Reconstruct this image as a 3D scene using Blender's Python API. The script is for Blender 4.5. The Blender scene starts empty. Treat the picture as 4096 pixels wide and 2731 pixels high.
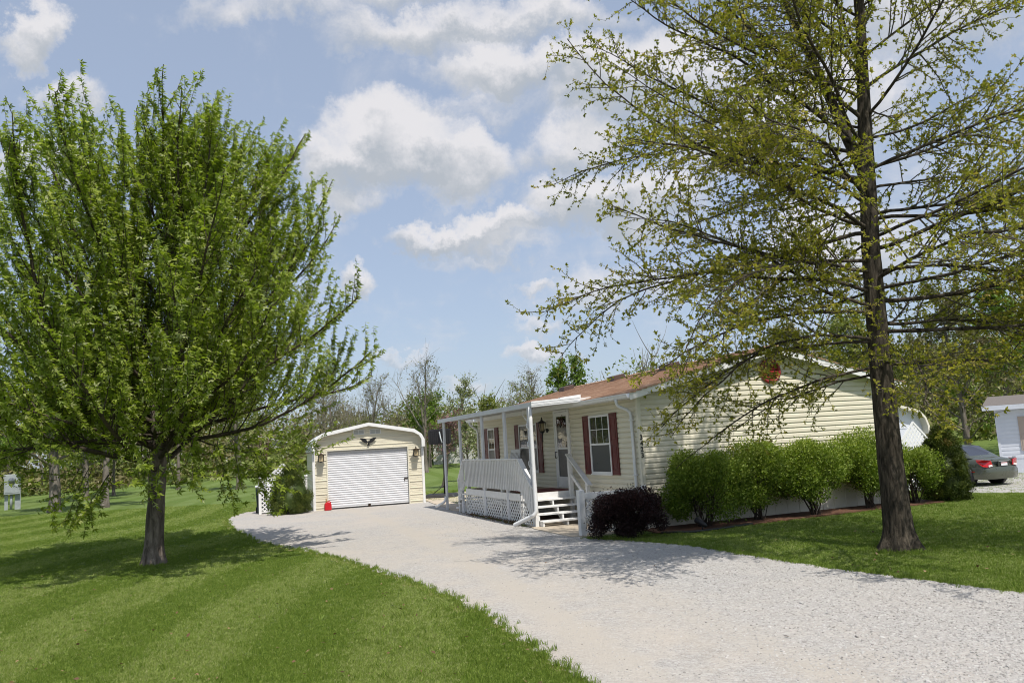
import bpy, math, random
import numpy as np
from mathutils import Matrix, Vector

# ------------------------------------------------------------------ camera, sky, sun, exposure
scene = bpy.context.scene
COL = scene.collection
R = math.radians
EYE = 2.06
PITCH, ROLL = R(7.47), R(-3.39)
_f = Vector((0, math.cos(PITCH), math.sin(PITCH)))
_r0 = Vector((1, 0, 0))
_u0 = _r0.cross(_f)
_r = _r0 * math.cos(ROLL) + _u0 * math.sin(ROLL)
_u = _u0 * math.cos(ROLL) - _r0 * math.sin(ROLL)
cam_data = bpy.data.cameras.new("camera")
cam_data.sensor_width = 36.0
cam_data.lens = 36.0 * 3150.0 / 4096.0
cam_data.clip_start = 0.1
cam_data.clip_end = 3000
cam = bpy.data.objects.new("camera", cam_data)
cam.matrix_world = Matrix(((_r.x, _u.x, -_f.x, 0), (_r.y, _u.y, -_f.y, 0), (_r.z, _u.z, -_f.z, EYE), (0, 0, 0, 1)))
COL.objects.link(cam)
scene.camera = cam

SUN_EL, SUN_AZ = R(60), R(29)          # azimuth measured from -Y (behind the camera) towards +X
SUN = Vector((math.cos(SUN_EL) * math.sin(SUN_AZ), -math.cos(SUN_EL) * math.cos(SUN_AZ), math.sin(SUN_EL)))
sun_data = bpy.data.lights.new("sun", 'SUN')
sun_data.energy = 3.8
sun_data.angle = R(0.55)
sun_data.color = (1.0, 0.945, 0.865)
sun = bpy.data.objects.new("sun", sun_data)
sun.rotation_euler = SUN.to_track_quat('Z', 'Y').to_euler()
sun.location = (20, -30, 50)
COL.objects.link(sun)

scene.view_settings.view_transform = 'Standard'
scene.view_settings.look = 'None'
scene.view_settings.exposure = 0.35
scene.view_settings.gamma = 1.0
scene.view_settings.use_curve_mapping = False
scene.render.engine = 'CYCLES'
scene.cycles.use_denoising = True
scene.cycles.denoising_prefilter = 'ACCURATE'
scene.cycles.filter_width = 1.05
scene.cycles.adaptive_threshold = 0.02
scene.cycles.max_bounces = 5
scene.cycles.diffuse_bounces = 3
scene.cycles.glossy_bounces = 3
scene.cycles.transmission_bounces = 4
scene.cycles.transparent_max_bounces = 6
scene.cycles.sample_clamp_indirect = 6.0
scene.cycles.caustics_reflective = False
scene.cycles.caustics_refractive = False

world = bpy.data.worlds.new("World")
scene.world = world
world.use_nodes = True
world.cycles.sampling_method = 'MANUAL'
world.cycles.sample_map_resolution = 1024


class NT:
    """small helper for wiring node trees"""
    def __init__(self, tree):
        self.t = tree
        self.n = tree.nodes
        self.l = tree.links

    def new(self, typ, **kw):
        nd = self.n.new(typ)
        for k, v in kw.items():
            setattr(nd, k, v)
        return nd

    def put(self, sock, v):
        if v is None:
            return
        if hasattr(v, 'is_output') or isinstance(v, bpy.types.NodeSocket):
            self.l.new(v, sock)
        else:
            if isinstance(v, (tuple, list)) and len(v) == 3 and sock.type == 'RGBA':
                v = (*v, 1)
            sock.default_value = v

    def math(self, op, a, b=None, c=None, clamp=False):
        nd = self.new('ShaderNodeMath', operation=op)
        nd.use_clamp = clamp
        self.put(nd.inputs[0], a); self.put(nd.inputs[1], b); self.put(nd.inputs[2], c)
        return nd.outputs[0]

    def vmath(self, op, a, b=None):
        nd = self.new('ShaderNodeVectorMath', operation=op)
        self.put(nd.inputs[0], a); self.put(nd.inputs[1], b)
        return nd.outputs['Value'] if op in ('DISTANCE', 'LENGTH', 'DOT_PRODUCT') else nd.outputs[0]

    def noise(self, vec, scale, detail=4, rough=0.5, dist=0.0, dim='3D'):
        nd = self.new('ShaderNodeTexNoise', noise_dimensions=dim)
        self.put(nd.inputs['Vector'], vec)
        nd.inputs['Scale'].default_value = scale
        nd.inputs['Detail'].default_value = detail
        nd.inputs['Roughness'].default_value = rough
        nd.inputs['Distortion'].default_value = dist
        return nd.outputs['Fac']

    def ramp(self, fac, stops, interp='LINEAR'):
        nd = self.new('ShaderNodeValToRGB')
        cr = nd.color_ramp
        cr.interpolation = interp
        while len(cr.elements) > 1:
            cr.elements.remove(cr.elements[-1])
        cr.elements[0].position = stops[0][0]
        cr.elements[0].color = (*stops[0][1], 1)
        for p, c in stops[1:]:
            e = cr.elements.new(p)
            e.color = (*c, 1)
        self.put(nd.inputs[0], fac)
        return nd.outputs[0]

    def maprange(self, v, a, b, c=0.0, d=1.0, smooth=False):
        nd = self.new('ShaderNodeMapRange')
        nd.interpolation_type = 'SMOOTHSTEP' if smooth else 'LINEAR'
        nd.clamp = True
        self.put(nd.inputs[0], v)
        for i, x in enumerate((a, b, c, d)):
            self.put(nd.inputs[i + 1], x)
        return nd.outputs[0]

    def mix(self, fac, a, b, blend='MIX'):
        nd = self.new('ShaderNodeMix', data_type='RGBA', blend_type=blend)
        self.put(nd.inputs[0], fac); self.put(nd.inputs[6], a); self.put(nd.inputs[7], b)
        return nd.outputs[2]

    def bump(self, h, strength=0.3, dist=0.02):
        nd = self.new('ShaderNodeBump')
        nd.inputs['Strength'].default_value = strength
        nd.inputs['Distance'].default_value = dist
        self.put(nd.inputs['Height'], h)
        return nd.outputs[0]


def build_world():
    t = NT(world.node_tree)
    t.n.clear()
    out = t.new('ShaderNodeOutputWorld')
    sky = t.new('ShaderNodeTexSky', sky_type='NISHITA')
    sky.sun_disc = False
    sky.sun_elevation = SUN_EL
    sky.sun_rotation = math.pi - SUN_AZ      # sun behind the camera, to its right
    sky.altitude = 200
    sky.air_density = 1.0
    sky.dust_density = 1.6
    sky.ozone_density = 1.0
    bg1 = t.new('ShaderNodeBackground')
    bg1.inputs['Strength'].default_value = 0.13
    tc = t.new('ShaderNodeTexCoord')
    d = tc.outputs['Generated']
    sep = t.new('ShaderNodeSeparateXYZ')
    t.put(sep.inputs[0], d)
    x, y, z = sep.outputs
    zc = t.math('MAXIMUM', z, 0.0)
    # a touch of milky haze everywhere, more near the horizon
    hz = t.maprange(z, 0.0, 0.6, 0.66, 0.60)
    skycol = t.mix(hz, sky.outputs[0], (2.75, 3.2, 4.05))
    t.put(bg1.inputs['Color'], skycol)
    # warped direction so that cloud edges billow
    n1 = t.new('ShaderNodeTexNoise'); n1.inputs['Scale'].default_value = 9.0
    n1.inputs['Detail'].default_value = 9.0; n1.inputs['Roughness'].default_value = 0.66
    t.put(n1.inputs['Vector'], d)
    wv = t.vmath('SUBTRACT', n1.outputs['Color'], (0.5, 0.5, 0.5))
    sc = t.new('ShaderNodeVectorMath', operation='SCALE'); t.put(sc.inputs[0], wv); sc.inputs['Scale'].default_value = 0.15
    dw = t.vmath('ADD', d, sc.outputs[0])
    sw = t.new('ShaderNodeSeparateXYZ'); t.put(sw.inputs[0], dw)
    yy = t.math('MAXIMUM', sw.outputs[1], 0.03)
    u = t.math('DIVIDE', sw.outputs[0], yy)
    v = t.math('DIVIDE', sw.outputs[2], yy)
    # individual cumulus: centre (u,v) on the sky, half sizes, density
    blobs = [(-.150, .405, .125, .060, 1.0), (-.060, .372, .095, .050, 1.0), (-.225, .39, .06, .05, .9), (-.21, .345, .05, .03, .7),
             (-.10, .278, .085, .024, .9), (.00, .283, .10, .030, .95), (.10, .312, .085, .050, 1.0), (.19, .30, .10, .05, .9), (-.02, .255, .10, .018, .5),
             (.02, .50, .13, .050, .95), (.14, .475, .11, .08, .95), (-.09, .565, .16, .045, .85), (.09, .39, .08, .045, .75), (-.10, .64, .16, .04, .7), (.05, .58, .16, .035, .7), (-.27, .60, .16, .03, .5),
             (.24, .47, .12, .09, .9), (.035, .118, .042, .016, .85), (-.205, .215, .034, .026, .95), (.17, .19, .10, .03, .5), (.045, .20, .04, .012, .5),
             (-.070, .080, .032, .010, .7), (-.64, .60, .05, .05, .95), (-.60, .50, .07, .03, .7), (-.145, .118, .04, .010, .6), (-.62, .40, .09, .04, .7),
             (.40, .42, .16, .09, .85), (.42, .22, .16, .06, .7), (-.30, .30, .10, .02, .35), (.30, .36, .10, .05, .7), (.58, .55, .15, .10, .8), (.0, .445, .2, .02, .35), (.05, .15, .05, .010, .4)]
    dens = None
    low = None
    for (cu, cv, su, sv, a) in blobs:
        du = t.math('MULTIPLY', t.math('SUBTRACT', u, cu), 1 / su)
        dv = t.math('MULTIPLY', t.math('SUBTRACT', v, cv), 1 / sv)
        r2 = t.math('ADD', t.math('MULTIPLY', du, du), t.math('MULTIPLY', dv, dv))
        g = t.math('MULTIPLY', t.math('SUBTRACT', 1.15, r2), a)
        dens = g if dens is None else t.math('MAXIMUM', dens, g)
        w = t.math('MULTIPLY', t.math('MAXIMUM', g, 0), t.math('SUBTRACT', 0.0, dv))
        low = w if low is None else t.math('ADD', low, w)
    front = t.maprange(y, 0.05, 0.25)
    dens = t.math('MULTIPLY', t.math('MAXIMUM', dens, -0.6), front)
    # the same broken cloud field all round the sky
    zz = t.math('ADD', zc, 0.16)
    pu = t.math('DIVIDE', x, zz); pv = t.math('DIVIDE', y, zz)
    cmb = t.new('ShaderNodeCombineXYZ'); t.put(cmb.inputs[0], pu); t.put(cmb.inputs[1], pv)
    field = t.noise(cmb.outputs[0], 1.15, 8, 0.6, 0.35)
    fine = t.noise(d, 13.0, 10, 0.64, 0.3)
    base = t.maprange(field, 0.46, 0.74, -0.35, 0.75)
    back = t.math('MULTIPLY', base, t.maprange(y, -0.1, 0.3, 1.0, 0.55))
    dens = t.math('MAXIMUM', dens, back)
    dens = t.math('ADD', dens, t.math('MULTIPLY', t.math('SUBTRACT', fine, 0.5), 1.55))
    alpha = t.maprange(dens, -0.15, 0.95, 0, 0.95, smooth=True)
    hfade = t.maprange(z, 0.0, 0.16, 0.35, 1.0)
    alpha = t.math('MULTIPLY', alpha, hfade)
    shade = t.maprange(t.math('ADD', low, t.math('MULTIPLY', t.math('SUBTRACT', fine, 0.5), -1.0)), -0.25, 0.42)
    ccol = t.mix(shade, (0.64, 0.63, 0.645), (0.375, 0.405, 0.445))
    bg2 = t.new('ShaderNodeBackground'); bg2.inputs['Strength'].default_value = 1.0
    t.put(bg2.inputs['Color'], ccol)
    mx = t.new('ShaderNodeMixShader')
    t.put(mx.inputs[0], alpha)
    t.l.new(bg1.outputs[0], mx.inputs[1]); t.l.new(bg2.outputs[0], mx.inputs[2])
    t.l.new(mx.outputs[0], out.inputs[0])


build_world()

# ------------------------------------------------------------------ helpers
rng = np.random.default_rng(7)
YAW = R(20.89)
A_ = Vector((-math.sin(YAW), math.cos(YAW), 0))      # along the house, away from the camera
B_ = Vector((math.cos(YAW), math.sin(YAW), 0))       # across the gable, to the right
K_ = Vector((2.784, 18.154, 0))                      # near left corner of the house


def S01(v):
    v = np.clip(v, 0, 1)
    return v * v * (3 - 2 * v)


def ground_h(x, y):
    x = np.asarray(x, float); y = np.asarray(y, float)
    h = -0.42 * S01((x - 10.5) / 5) * S01((y - 20) / 6) * (1 - S01((y - 60) / 40))
    h = h + 1.55 * S01((y - 52) / 60)
    return h


def gh(x, y):
    return float(ground_h(x, y))


def hw(x, y, z=0.0):
    """house frame -> world"""
    return K_ + B_ * x + A_ * y + Vector((0, 0, z))


def tag(o, label=None, cat=None, group=None, kind=None):
    if label: o["label"] = label
    if cat: o["category"] = cat
    if group: o["group"] = group
    if kind: o["kind"] = kind
    return o


def empty(name, loc=(0, 0, 0), rz=0.0, label=None, cat=None, group=None):
    o = bpy.data.objects.new(name, None)
    o.empty_display_size = 0.2
    o.location = loc
    o.rotation_euler = (0, 0, rz)
    COL.objects.link(o)
    return tag(o, label, cat, group)


def copy_tree(o, parent=None):
    c = o.copy()
    COL.objects.link(c)
    if parent: c.parent = parent
    for ch in [q for q in bpy.data.objects if q.parent == o]:
        copy_tree(ch, c)
    return c


class MB:
    def __init__(self):
        self.v = []
        self.f = []
        self.sm = []

    def raw(self, vs, fs, smooth=False):
        n = len(self.v)
        self.v += [tuple(p) for p in vs]
        self.f += [tuple(i + n for i in q) for q in fs]
        self.sm += [smooth] * len(fs)
        return self

    def box(self, x0, x1, y0, y1, z0, z1):
        vs = [(x, y, z) for x in (x0, x1) for y in (y0, y1) for z in (z0, z1)]
        return self.raw(vs, [(0, 1, 3, 2), (4, 6, 7, 5), (0, 4, 5, 1), (2, 3, 7, 6), (0, 2, 6, 4), (1, 5, 7, 3)])

    def bar(self, p, q, w, h, up=(0, 0, 1)):
        """square bar from p to q, w across, h along 'up'"""
        p, q, up = Vector(p), Vector(q), Vector(up)
        d = (q - p).normalized()
        s = d.cross(up)
        if s.length < 1e-4: s = d.cross(Vector((1, 0, 0)))
        s.normalize(); u = s.cross(d).normalized()
        vs = [b + s * (w / 2 * i) + u * (h / 2 * j) for b in (p, q) for i, j in ((-1, -1), (1, -1), (1, 1), (-1, 1))]
        return self.raw(vs, [(3, 2, 1, 0), (4, 5, 6, 7), (0, 1, 5, 4), (1, 2, 6, 5), (2, 3, 7, 6), (3, 0, 4, 7)])

    def tube(self, pts, rad, n=8, cap=True):
        pts = [Vector(p) for p in pts]
        if not hasattr(rad, '__len__'): rad = [rad] * len(pts)
        vs, fs = [], []
        ref = None
        for i, p in enumerate(pts):
            d = (pts[min(i + 1, len(pts) - 1)] - pts[max(i - 1, 0)]).normalized()
            if ref is None:
                ref = d.orthogonal().normalized()
            s = (ref - d * ref.dot(d))
            s = s.normalized() if s.length > 1e-5 else d.orthogonal().normalized()
            ref = s
            u = d.cross(s)
            for k in range(n):
                a = 2 * math.pi * k / n
                vs.append(p + (s * math.cos(a) + u * math.sin(a)) * rad[i])
        for i in range(len(pts) - 1):
            for k in range(n):
                k2 = (k + 1) % n
                fs.append((i * n + k, i * n + k2, (i + 1) * n + k2, (i + 1) * n + k))
        if cap:
            fs.append(tuple(range(n - 1, -1, -1)))
            fs.append(tuple(range((len(pts) - 1) * n, len(pts) * n)))
        return self.raw(vs, fs, True)

    def prism(self, poly, depth_vec):
        """flat polygon (3D points) pushed along depth_vec"""
        n = len(poly)
        d = Vector(depth_vec)
        vs = [Vector(p) for p in poly] + [Vector(p) + d for p in poly]
        fs = [tuple(range(n)), tuple(range(2 * n - 1, n - 1, -1))]
        fs += [(i, i + n, (i + 1) % n + n, (i + 1) % n) for i in range(n)]
        return self.raw(vs, fs)

    def lathe(self, prof, n=16, c=(0, 0, 0)):
        vs, fs = [], []
        for (r, z) in prof:
            for k in range(n):
                a = 2 * math.pi * k / n
                vs.append((c[0] + r * math.cos(a), c[1] + r * math.sin(a), c[2] + z))
        for i in range(len(prof) - 1):
            for k in range(n):
                k2 = (k + 1) % n
                fs.append((i * n + k, i * n + k2, (i + 1) * n + k2, (i + 1) * n + k))
        fs.append(tuple(range(n - 1, -1, -1)))
        fs.append(tuple(range((len(prof) - 1) * n, len(prof) * n)))
        return self.raw(vs, fs, True)

    def mesh(self, name, mat):
        me = bpy.data.meshes.new(name)
        me.from_pydata(self.v, [], self.f)
        me.polygons.foreach_set('use_smooth', self.sm)
        if mat: me.materials.append(mat)
        me.update()
        import bmesh
        bm = bmesh.new(); bm.from_mesh(me)
        bmesh.ops.recalc_face_normals(bm, faces=bm.faces)
        bm.to_mesh(me); bm.free()
        return me

    def build(self, name, mat, parent=None, bevel=0.0, **kw):
        o = bpy.data.objects.new(name, self.mesh(name, mat))
        COL.objects.link(o)
        if parent: o.parent = parent
        if bevel:
            m = o.modifiers.new('bevel', 'BEVEL'); m.width = bevel; m.segments = 2; m.limit_method = 'ANGLE'; m.angle_limit = R(40)
        return tag(o, **kw)


def inst(me, name, parent=None, loc=(0, 0, 0), rot=(0, 0, 0), scale=(1, 1, 1)):
    o = bpy.data.objects.new(name, me)
    COL.objects.link(o)
    o.location = loc; o.rotation_euler = rot; o.scale = scale
    if parent: o.parent = parent
    return o


def np_mesh(name, V, F, mat, parent=None, tint=None, smooth=False, **kw):
    """big mesh from arrays; F is (m,k)"""
    me = bpy.data.meshes.new(name)
    V = np.asarray(V, np.float32); F = np.asarray(F, np.int32)
    m, k = F.shape
    me.vertices.add(len(V)); me.vertices.foreach_set('co', V.ravel())
    me.loops.add(m * k); me.loops.foreach_set('vertex_index', F.ravel())
    me.polygons.add(m)
    me.polygons.foreach_set('loop_start', np.arange(0, m * k, k, dtype=np.int32))
    me.polygons.foreach_set('loop_total', np.full(m, k, np.int32))
    if smooth: me.polygons.foreach_set('use_smooth', np.ones(m, bool))
    if tint is not None:
        at = me.attributes.new('tint', 'FLOAT', 'POINT')
        at.data.foreach_set('value', np.asarray(tint, np.float32))
    me.materials.append(mat)
    me.update(calc_edges=True)
    o = bpy.data.objects.new(name, me)
    COL.objects.link(o)
    if parent: o.parent = parent
    return tag(o, **kw)


# ------------------------------------------------------------------ materials
def pmat(name, col, rough=0.6, var=0.0, vscale=3.0, bump=0.0, bscale=40.0, metallic=0.0, spec=0.5, stretch=(1, 1, 1), dirt=None, coat=0.0):
    """plain material: base colour with fine uneven wear, optional grain relief"""
    m = bpy.data.materials.new(name)
    m.use_nodes = True
    t = NT(m.node_tree)
    b = t.n['Principled BSDF']
    b.inputs['Roughness'].default_value = rough
    b.inputs['Metallic'].default_value = metallic
    b.inputs['Specular IOR Level'].default_value = spec
    b.inputs['Coat Weight'].default_value = coat
    tc = t.new('ShaderNodeTexCoord')
    mp = t.new('ShaderNodeMapping'); mp.inputs['Scale'].default_value = stretch
    t.l.new(tc.outputs['Object'], mp.inputs[0])
    vec = mp.outputs[0]
    c = (*col, 1)
    if var > 0:
        n = t.noise(vec, vscale, 6, 0.65)
        f = t.maprange(n, 0.3, 0.7)
        lo = tuple(x * (1 - var) for x in col); hi = tuple(min(1, x * (1 + var * 0.6)) for x in col)
        cc = t.mix(f, lo, hi)
        if dirt:
            n2 = t.noise(vec, vscale * 0.45, 8, 0.7, 0.4)
            cc = t.mix(t.maprange(n2, 0.55, 0.75, 0, 0.55), cc, dirt)
        t.put(b.inputs['Base Color'], cc)
        t.put(b.inputs['Roughness'], t.maprange(n, 0.3, 0.7, max(0, rough - .08), min(1, rough + .08)))
    else:
        b.inputs['Base Color'].default_value = c
    if bump > 0:
        h = t.noise(vec, bscale, 5, 0.6)
        t.put(b.inputs['Normal'], t.bump(h, bump, 0.01))
    return m


def leaf_mat(name, stops, trans=0.45, rough=0.55, tcol=(0.9, 1.0, 0.35)):
    m = bpy.data.materials.new(name)
    m.use_nodes = True
    t = NT(m.node_tree)
    b = t.n['Principled BSDF']
    out = t.n['Material Output']
    at = t.new('ShaderNodeAttribute'); at.attribute_name = 'tint'
    col = t.ramp(at.outputs['Fac'], stops)
    t.put(b.inputs['Base Color'], col)
    b.inputs['Roughness'].default_value = rough
    b.inputs['Specular IOR Level'].default_value = 0.35
    tr = t.new('ShaderNodeBsdfTranslucent')
    t.put(tr.inputs['Color'], t.mix(1.0, col, tcol, 'MULTIPLY'))
    mx = t.new('ShaderNodeMixShader'); mx.inputs[0].default_value = trans
    t.l.new(b.outputs[0], mx.inputs[1]); t.l.new(tr.outputs[0], mx.inputs[2])
    t.l.new(mx.outputs[0], out.inputs[0])
    return m


def bark_mat(name, lo, hi, scale=9.0, stretch=(1, 1, 0.22), strength=0.9):
    m = bpy.data.materials.new(name)
    m.use_nodes = True
    t = NT(m.node_tree)
    b = t.n['Principled BSDF']
    tc = t.new('ShaderNodeTexCoord')
    mp = t.new('ShaderNodeMapping'); mp.inputs['Scale'].default_value = stretch
    t.l.new(tc.outputs['Object'], mp.inputs[0])
    n = t.noise(mp.outputs[0], scale, 8, 0.7, 0.6)
    n2 = t.noise(mp.outputs[0], scale * 0.25, 4, 0.6)
    f = t.maprange(n, 0.36, 0.68)
    mid = tuple((a + c) / 2 for a, c in zip(lo, hi))
    col = t.mix(f, lo, t.mix(t.maprange(n2, 0.4, 0.65), mid, hi))
    t.put(b.inputs['Base Color'], col)
    b.inputs['Roughness'].default_value = 0.9
    b.inputs['Specular IOR Level'].default_value = 0.15
    t.put(b.inputs['Normal'], t.bump(n, strength, 0.04))
    return m


def glass_mat(name, col=(0.02, 0.025, 0.028), wave=0.0, spec=0.9):
    m = bpy.data.materials.new(name)
    m.use_nodes = True
    t = NT(m.node_tree)
    b = t.n['Principled BSDF']
    b.inputs['Base Color'].default_value = (*col, 1)
    b.inputs['Roughness'].default_value = 0.03
    b.inputs['IOR'].default_value = 1.9
    b.inputs['Specular IOR Level'].default_value = spec
    if wave:
        tc = t.new('ShaderNodeTexCoord')
        n = t.noise(tc.outputs['Object'], 2.2, 2, 0.4)
        t.put(b.inputs['Normal'], t.bump(n, wave, 0.05))
    return m


M = {}
M['cream'] = pmat('cream_vinyl', (0.70, 0.655, 0.52), 0.5, 0.06, 1.2, 0.12, 60, stretch=(1, 1, 6), dirt=(0.58, 0.54, 0.43))
M['cream_trim'] = pmat('cream_trim', (0.71, 0.675, 0.56), 0.45, 0.04, 2.0)
M['white'] = pmat('white_paint', (0.78, 0.78, 0.77), 0.42, 0.06, 2.5, 0.06, 50, dirt=(0.62, 0.61, 0.57))
M['white_wood'] = pmat('white_painted_wood', (0.74, 0.74, 0.73), 0.6, 0.10, 4.0, 0.25, 70, stretch=(1, 1, 1), dirt=(0.5, 0.49, 0.45))
M['white_metal'] = pmat('white_metal', (0.76, 0.77, 0.78), 0.32, 0.04, 2.0, dirt=(0.62, 0.61, 0.58))
M['grey_metal'] = pmat('aluminium_fascia', (0.62, 0.64, 0.68), 0.38, 0.06, 3.0)
M['soffit'] = pmat('white_soffit', (0.68, 0.68, 0.67), 0.6, 0.05, 3.0)
M['maroon'] = pmat('maroon_vinyl', (0.115, 0.018, 0.016), 0.48, 0.16, 5.0, 0.10, 80)
M['red'] = pmat('red_vent', (0.28, 0.026, 0.026), 0.28, 0.08, 5.0)
M['gas_red'] = pmat('red_plastic', (0.52, 0.012, 0.02), 0.34, 0.08, 6.0)
M['black'] = pmat('black_metal', (0.012, 0.012, 0.013), 0.4, 0.2, 5.0)
M['black_plastic'] = pmat('black_plastic', (0.018, 0.018, 0.02), 0.55, 0.2, 5.0, 0.1, 50)
M['bin'] = pmat('dark_green_plastic', (0.012, 0.03, 0.028), 0.5, 0.15, 4.0)
M['concrete'] = pmat('concrete', (0.50, 0.43, 0.34), 0.9, 0.16, 1.6, 0.35, 60, spec=0.2, dirt=(0.36, 0.31, 0.24))
M['deck'] = pmat('deck_boards', (0.30, 0.23, 0.16), 0.8, 0.25, 3.0, 0.3, 40)
M['mat'] = pmat('porch_rug', (0.16, 0.035, 0.03), 0.95, 0.3, 12.0, 0.3, 120)
M['dark'] = pmat('dark_interior', (0.02, 0.02, 0.02), 0.9)
M['under'] = pmat('skirt_shade_wall', (0.42, 0.40, 0.36), 0.8, 0.15, 3)
M['skirt'] = pmat('skirting_vinyl', (0.66, 0.62, 0.53), 0.55, 0.10, 3.0, dirt=(0.46, 0.40, 0.31))
M['vent_brown'] = pmat('roof_vent_brown', (0.085, 0.052, 0.042), 0.5, 0.2, 6.0)
M['glass'] = glass_mat('window_glass', wave=0.12)
M['screen'] = pmat('insect_screen', (0.055, 0.06, 0.06), 0.35, 0.15, 14.0, spec=0.6)
M['blind'] = pmat('window_blind', (0.42, 0.43, 0.41), 0.7)
M['curtain'] = pmat('lace_curtain', (0.40, 0.41, 0.40), 0.9, 0.2, 18, stretch=(6, 6, 0.6))
M['lamp_glass'] = pmat('lamp_glass', (0.45, 0.36, 0.22), 0.12, 0.2, 9.0)
M['bronze'] = pmat('old_bronze', (0.05, 0.032, 0.018), 0.4, 0.3, 12.0, metallic=0.6)
M['tan'] = pmat('tan_shutter', (0.44, 0.36, 0.30), 0.6, 0.06, 4.0)
M['house_white'] = pmat('white_clapboard', (0.66, 0.69, 0.75), 0.55, 0.05, 2.0)
M['grey_roof'] = pmat('grey_shingle', (0.16, 0.14, 0.125), 0.9, 0.3, 18.0, 0.4, 60)
M['far_white'] = pmat('far_white_wall', (0.50, 0.50, 0.48), 0.7, 0.05, 2.0)
M['far_glass'] = pmat('far_window', (0.045, 0.05, 0.055), 0.15)
M['meter_grey'] = pmat('galvanised_grey', (0.36, 0.39, 0.40), 0.5, 0.16, 5.0, metallic=0.15)
M['meter_glass'] = glass_mat('meter_glass', (0.10, 0.11, 0.12))
M['car'] = pmat('olive_metallic_paint', (0.085, 0.094, 0.064), 0.30, 0.05, 3.0, metallic=0.45, coat=0.8)
M['car_glass'] = glass_mat('tinted_glass', (0.022, 0.022, 0.03))
M['tyre'] = pmat('tyre_rubber', (0.015, 0.015, 0.015), 0.85, 0.2, 20)
M['rim'] = pmat('wheel_rim', (0.45, 0.46, 0.47), 0.3, metallic=0.8)
M['tail_red'] = pmat('tail_light_red', (0.42, 0.012, 0.015), 0.12, coat=1.0)
M['tail_clear'] = pmat('tail_light_clear', (0.75, 0.70, 0.68), 0.1, coat=1.0)
M['plate'] = pmat('licence_plate', (0.72, 0.72, 0.74), 0.4)
M['wreath'] = pmat('dried_flowers', (0.10, 0.045, 0.028), 0.95, 0.5, 30)
M['mulch'] = pmat('red_brown_mulch', (0.12, 0.055, 0.03), 0.95, 0.45, 20, 0.8, 60)
M['edging'] = pmat('black_edging', (0.02, 0.022, 0.02), 0.6)
M['green_door'] = pmat('door_grey_slat', (0.60, 0.605, 0.63), 0.45, 0.06, 1.5, 0.05, 20, dirt=(0.42, 0.41, 0.40))


def shingle_mat():
    m = bpy.data.materials.new('brown_shingles'); m.use_nodes = True
    t = NT(m.node_tree); b = t.n['Principled BSDF']
    tc = t.new('ShaderNodeTexCoord')
    # tabs: cells long in y (along the course), one course (0.143 m) deep in x
    mp = t.new('ShaderNodeMapping'); mp.inputs['Scale'].default_value = (1 / 0.1433, 1 / 0.32, 0.0)
    t.l.new(tc.outputs['Object'], mp.inputs[0])
    sp = t.new('ShaderNodeSeparateXYZ'); t.l.new(mp.outputs[0], sp.inputs[0])
    row = t.math('FLOOR', sp.outputs[0])
    wn = t.new('ShaderNodeTexWhiteNoise', noise_dimensions='1D'); t.put(wn.inputs['W'], row)
    cy = t.math('FLOOR', t.math('ADD', sp.outputs[1], t.math('MULTIPLY', wn.outputs[0], 7.0)))
    cb = t.new('ShaderNodeCombineXYZ'); t.put(cb.inputs[0], row); t.put(cb.inputs[1], cy)
    w2 = t.new('ShaderNodeTexWhiteNoise', noise_dimensions='2D'); t.l.new(cb.outputs[0], w2.inputs['Vector'])
    col = t.ramp(w2.outputs[0], [(0, (0.32, 0.185, 0.112)), (0.35, (0.395, 0.238, 0.150)), (0.7, (0.445, 0.275, 0.178)), (1, (0.52, 0.35, 0.24))])
    gr = t.noise(tc.outputs['Object'], 90, 4, 0.7)
    col = t.mix(t.maprange(gr, 0.3, 0.7, 0.0, 0.3), col, (0.24, 0.12, 0.066))
    big = t.noise(tc.outputs['Object'], 0.7, 4, 0.6)
    col = t.mix(t.maprange(big, 0.4, 0.7, 0, 0.25), col, (0.36, 0.21, 0.13))
    t.put(b.inputs['Base Color'], col)
    b.inputs['Roughness'].default_value = 0.92
    t.put(b.inputs['Normal'], t.bump(gr, 0.5, 0.01))
    return m


M['shingle'] = shingle_mat()


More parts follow.
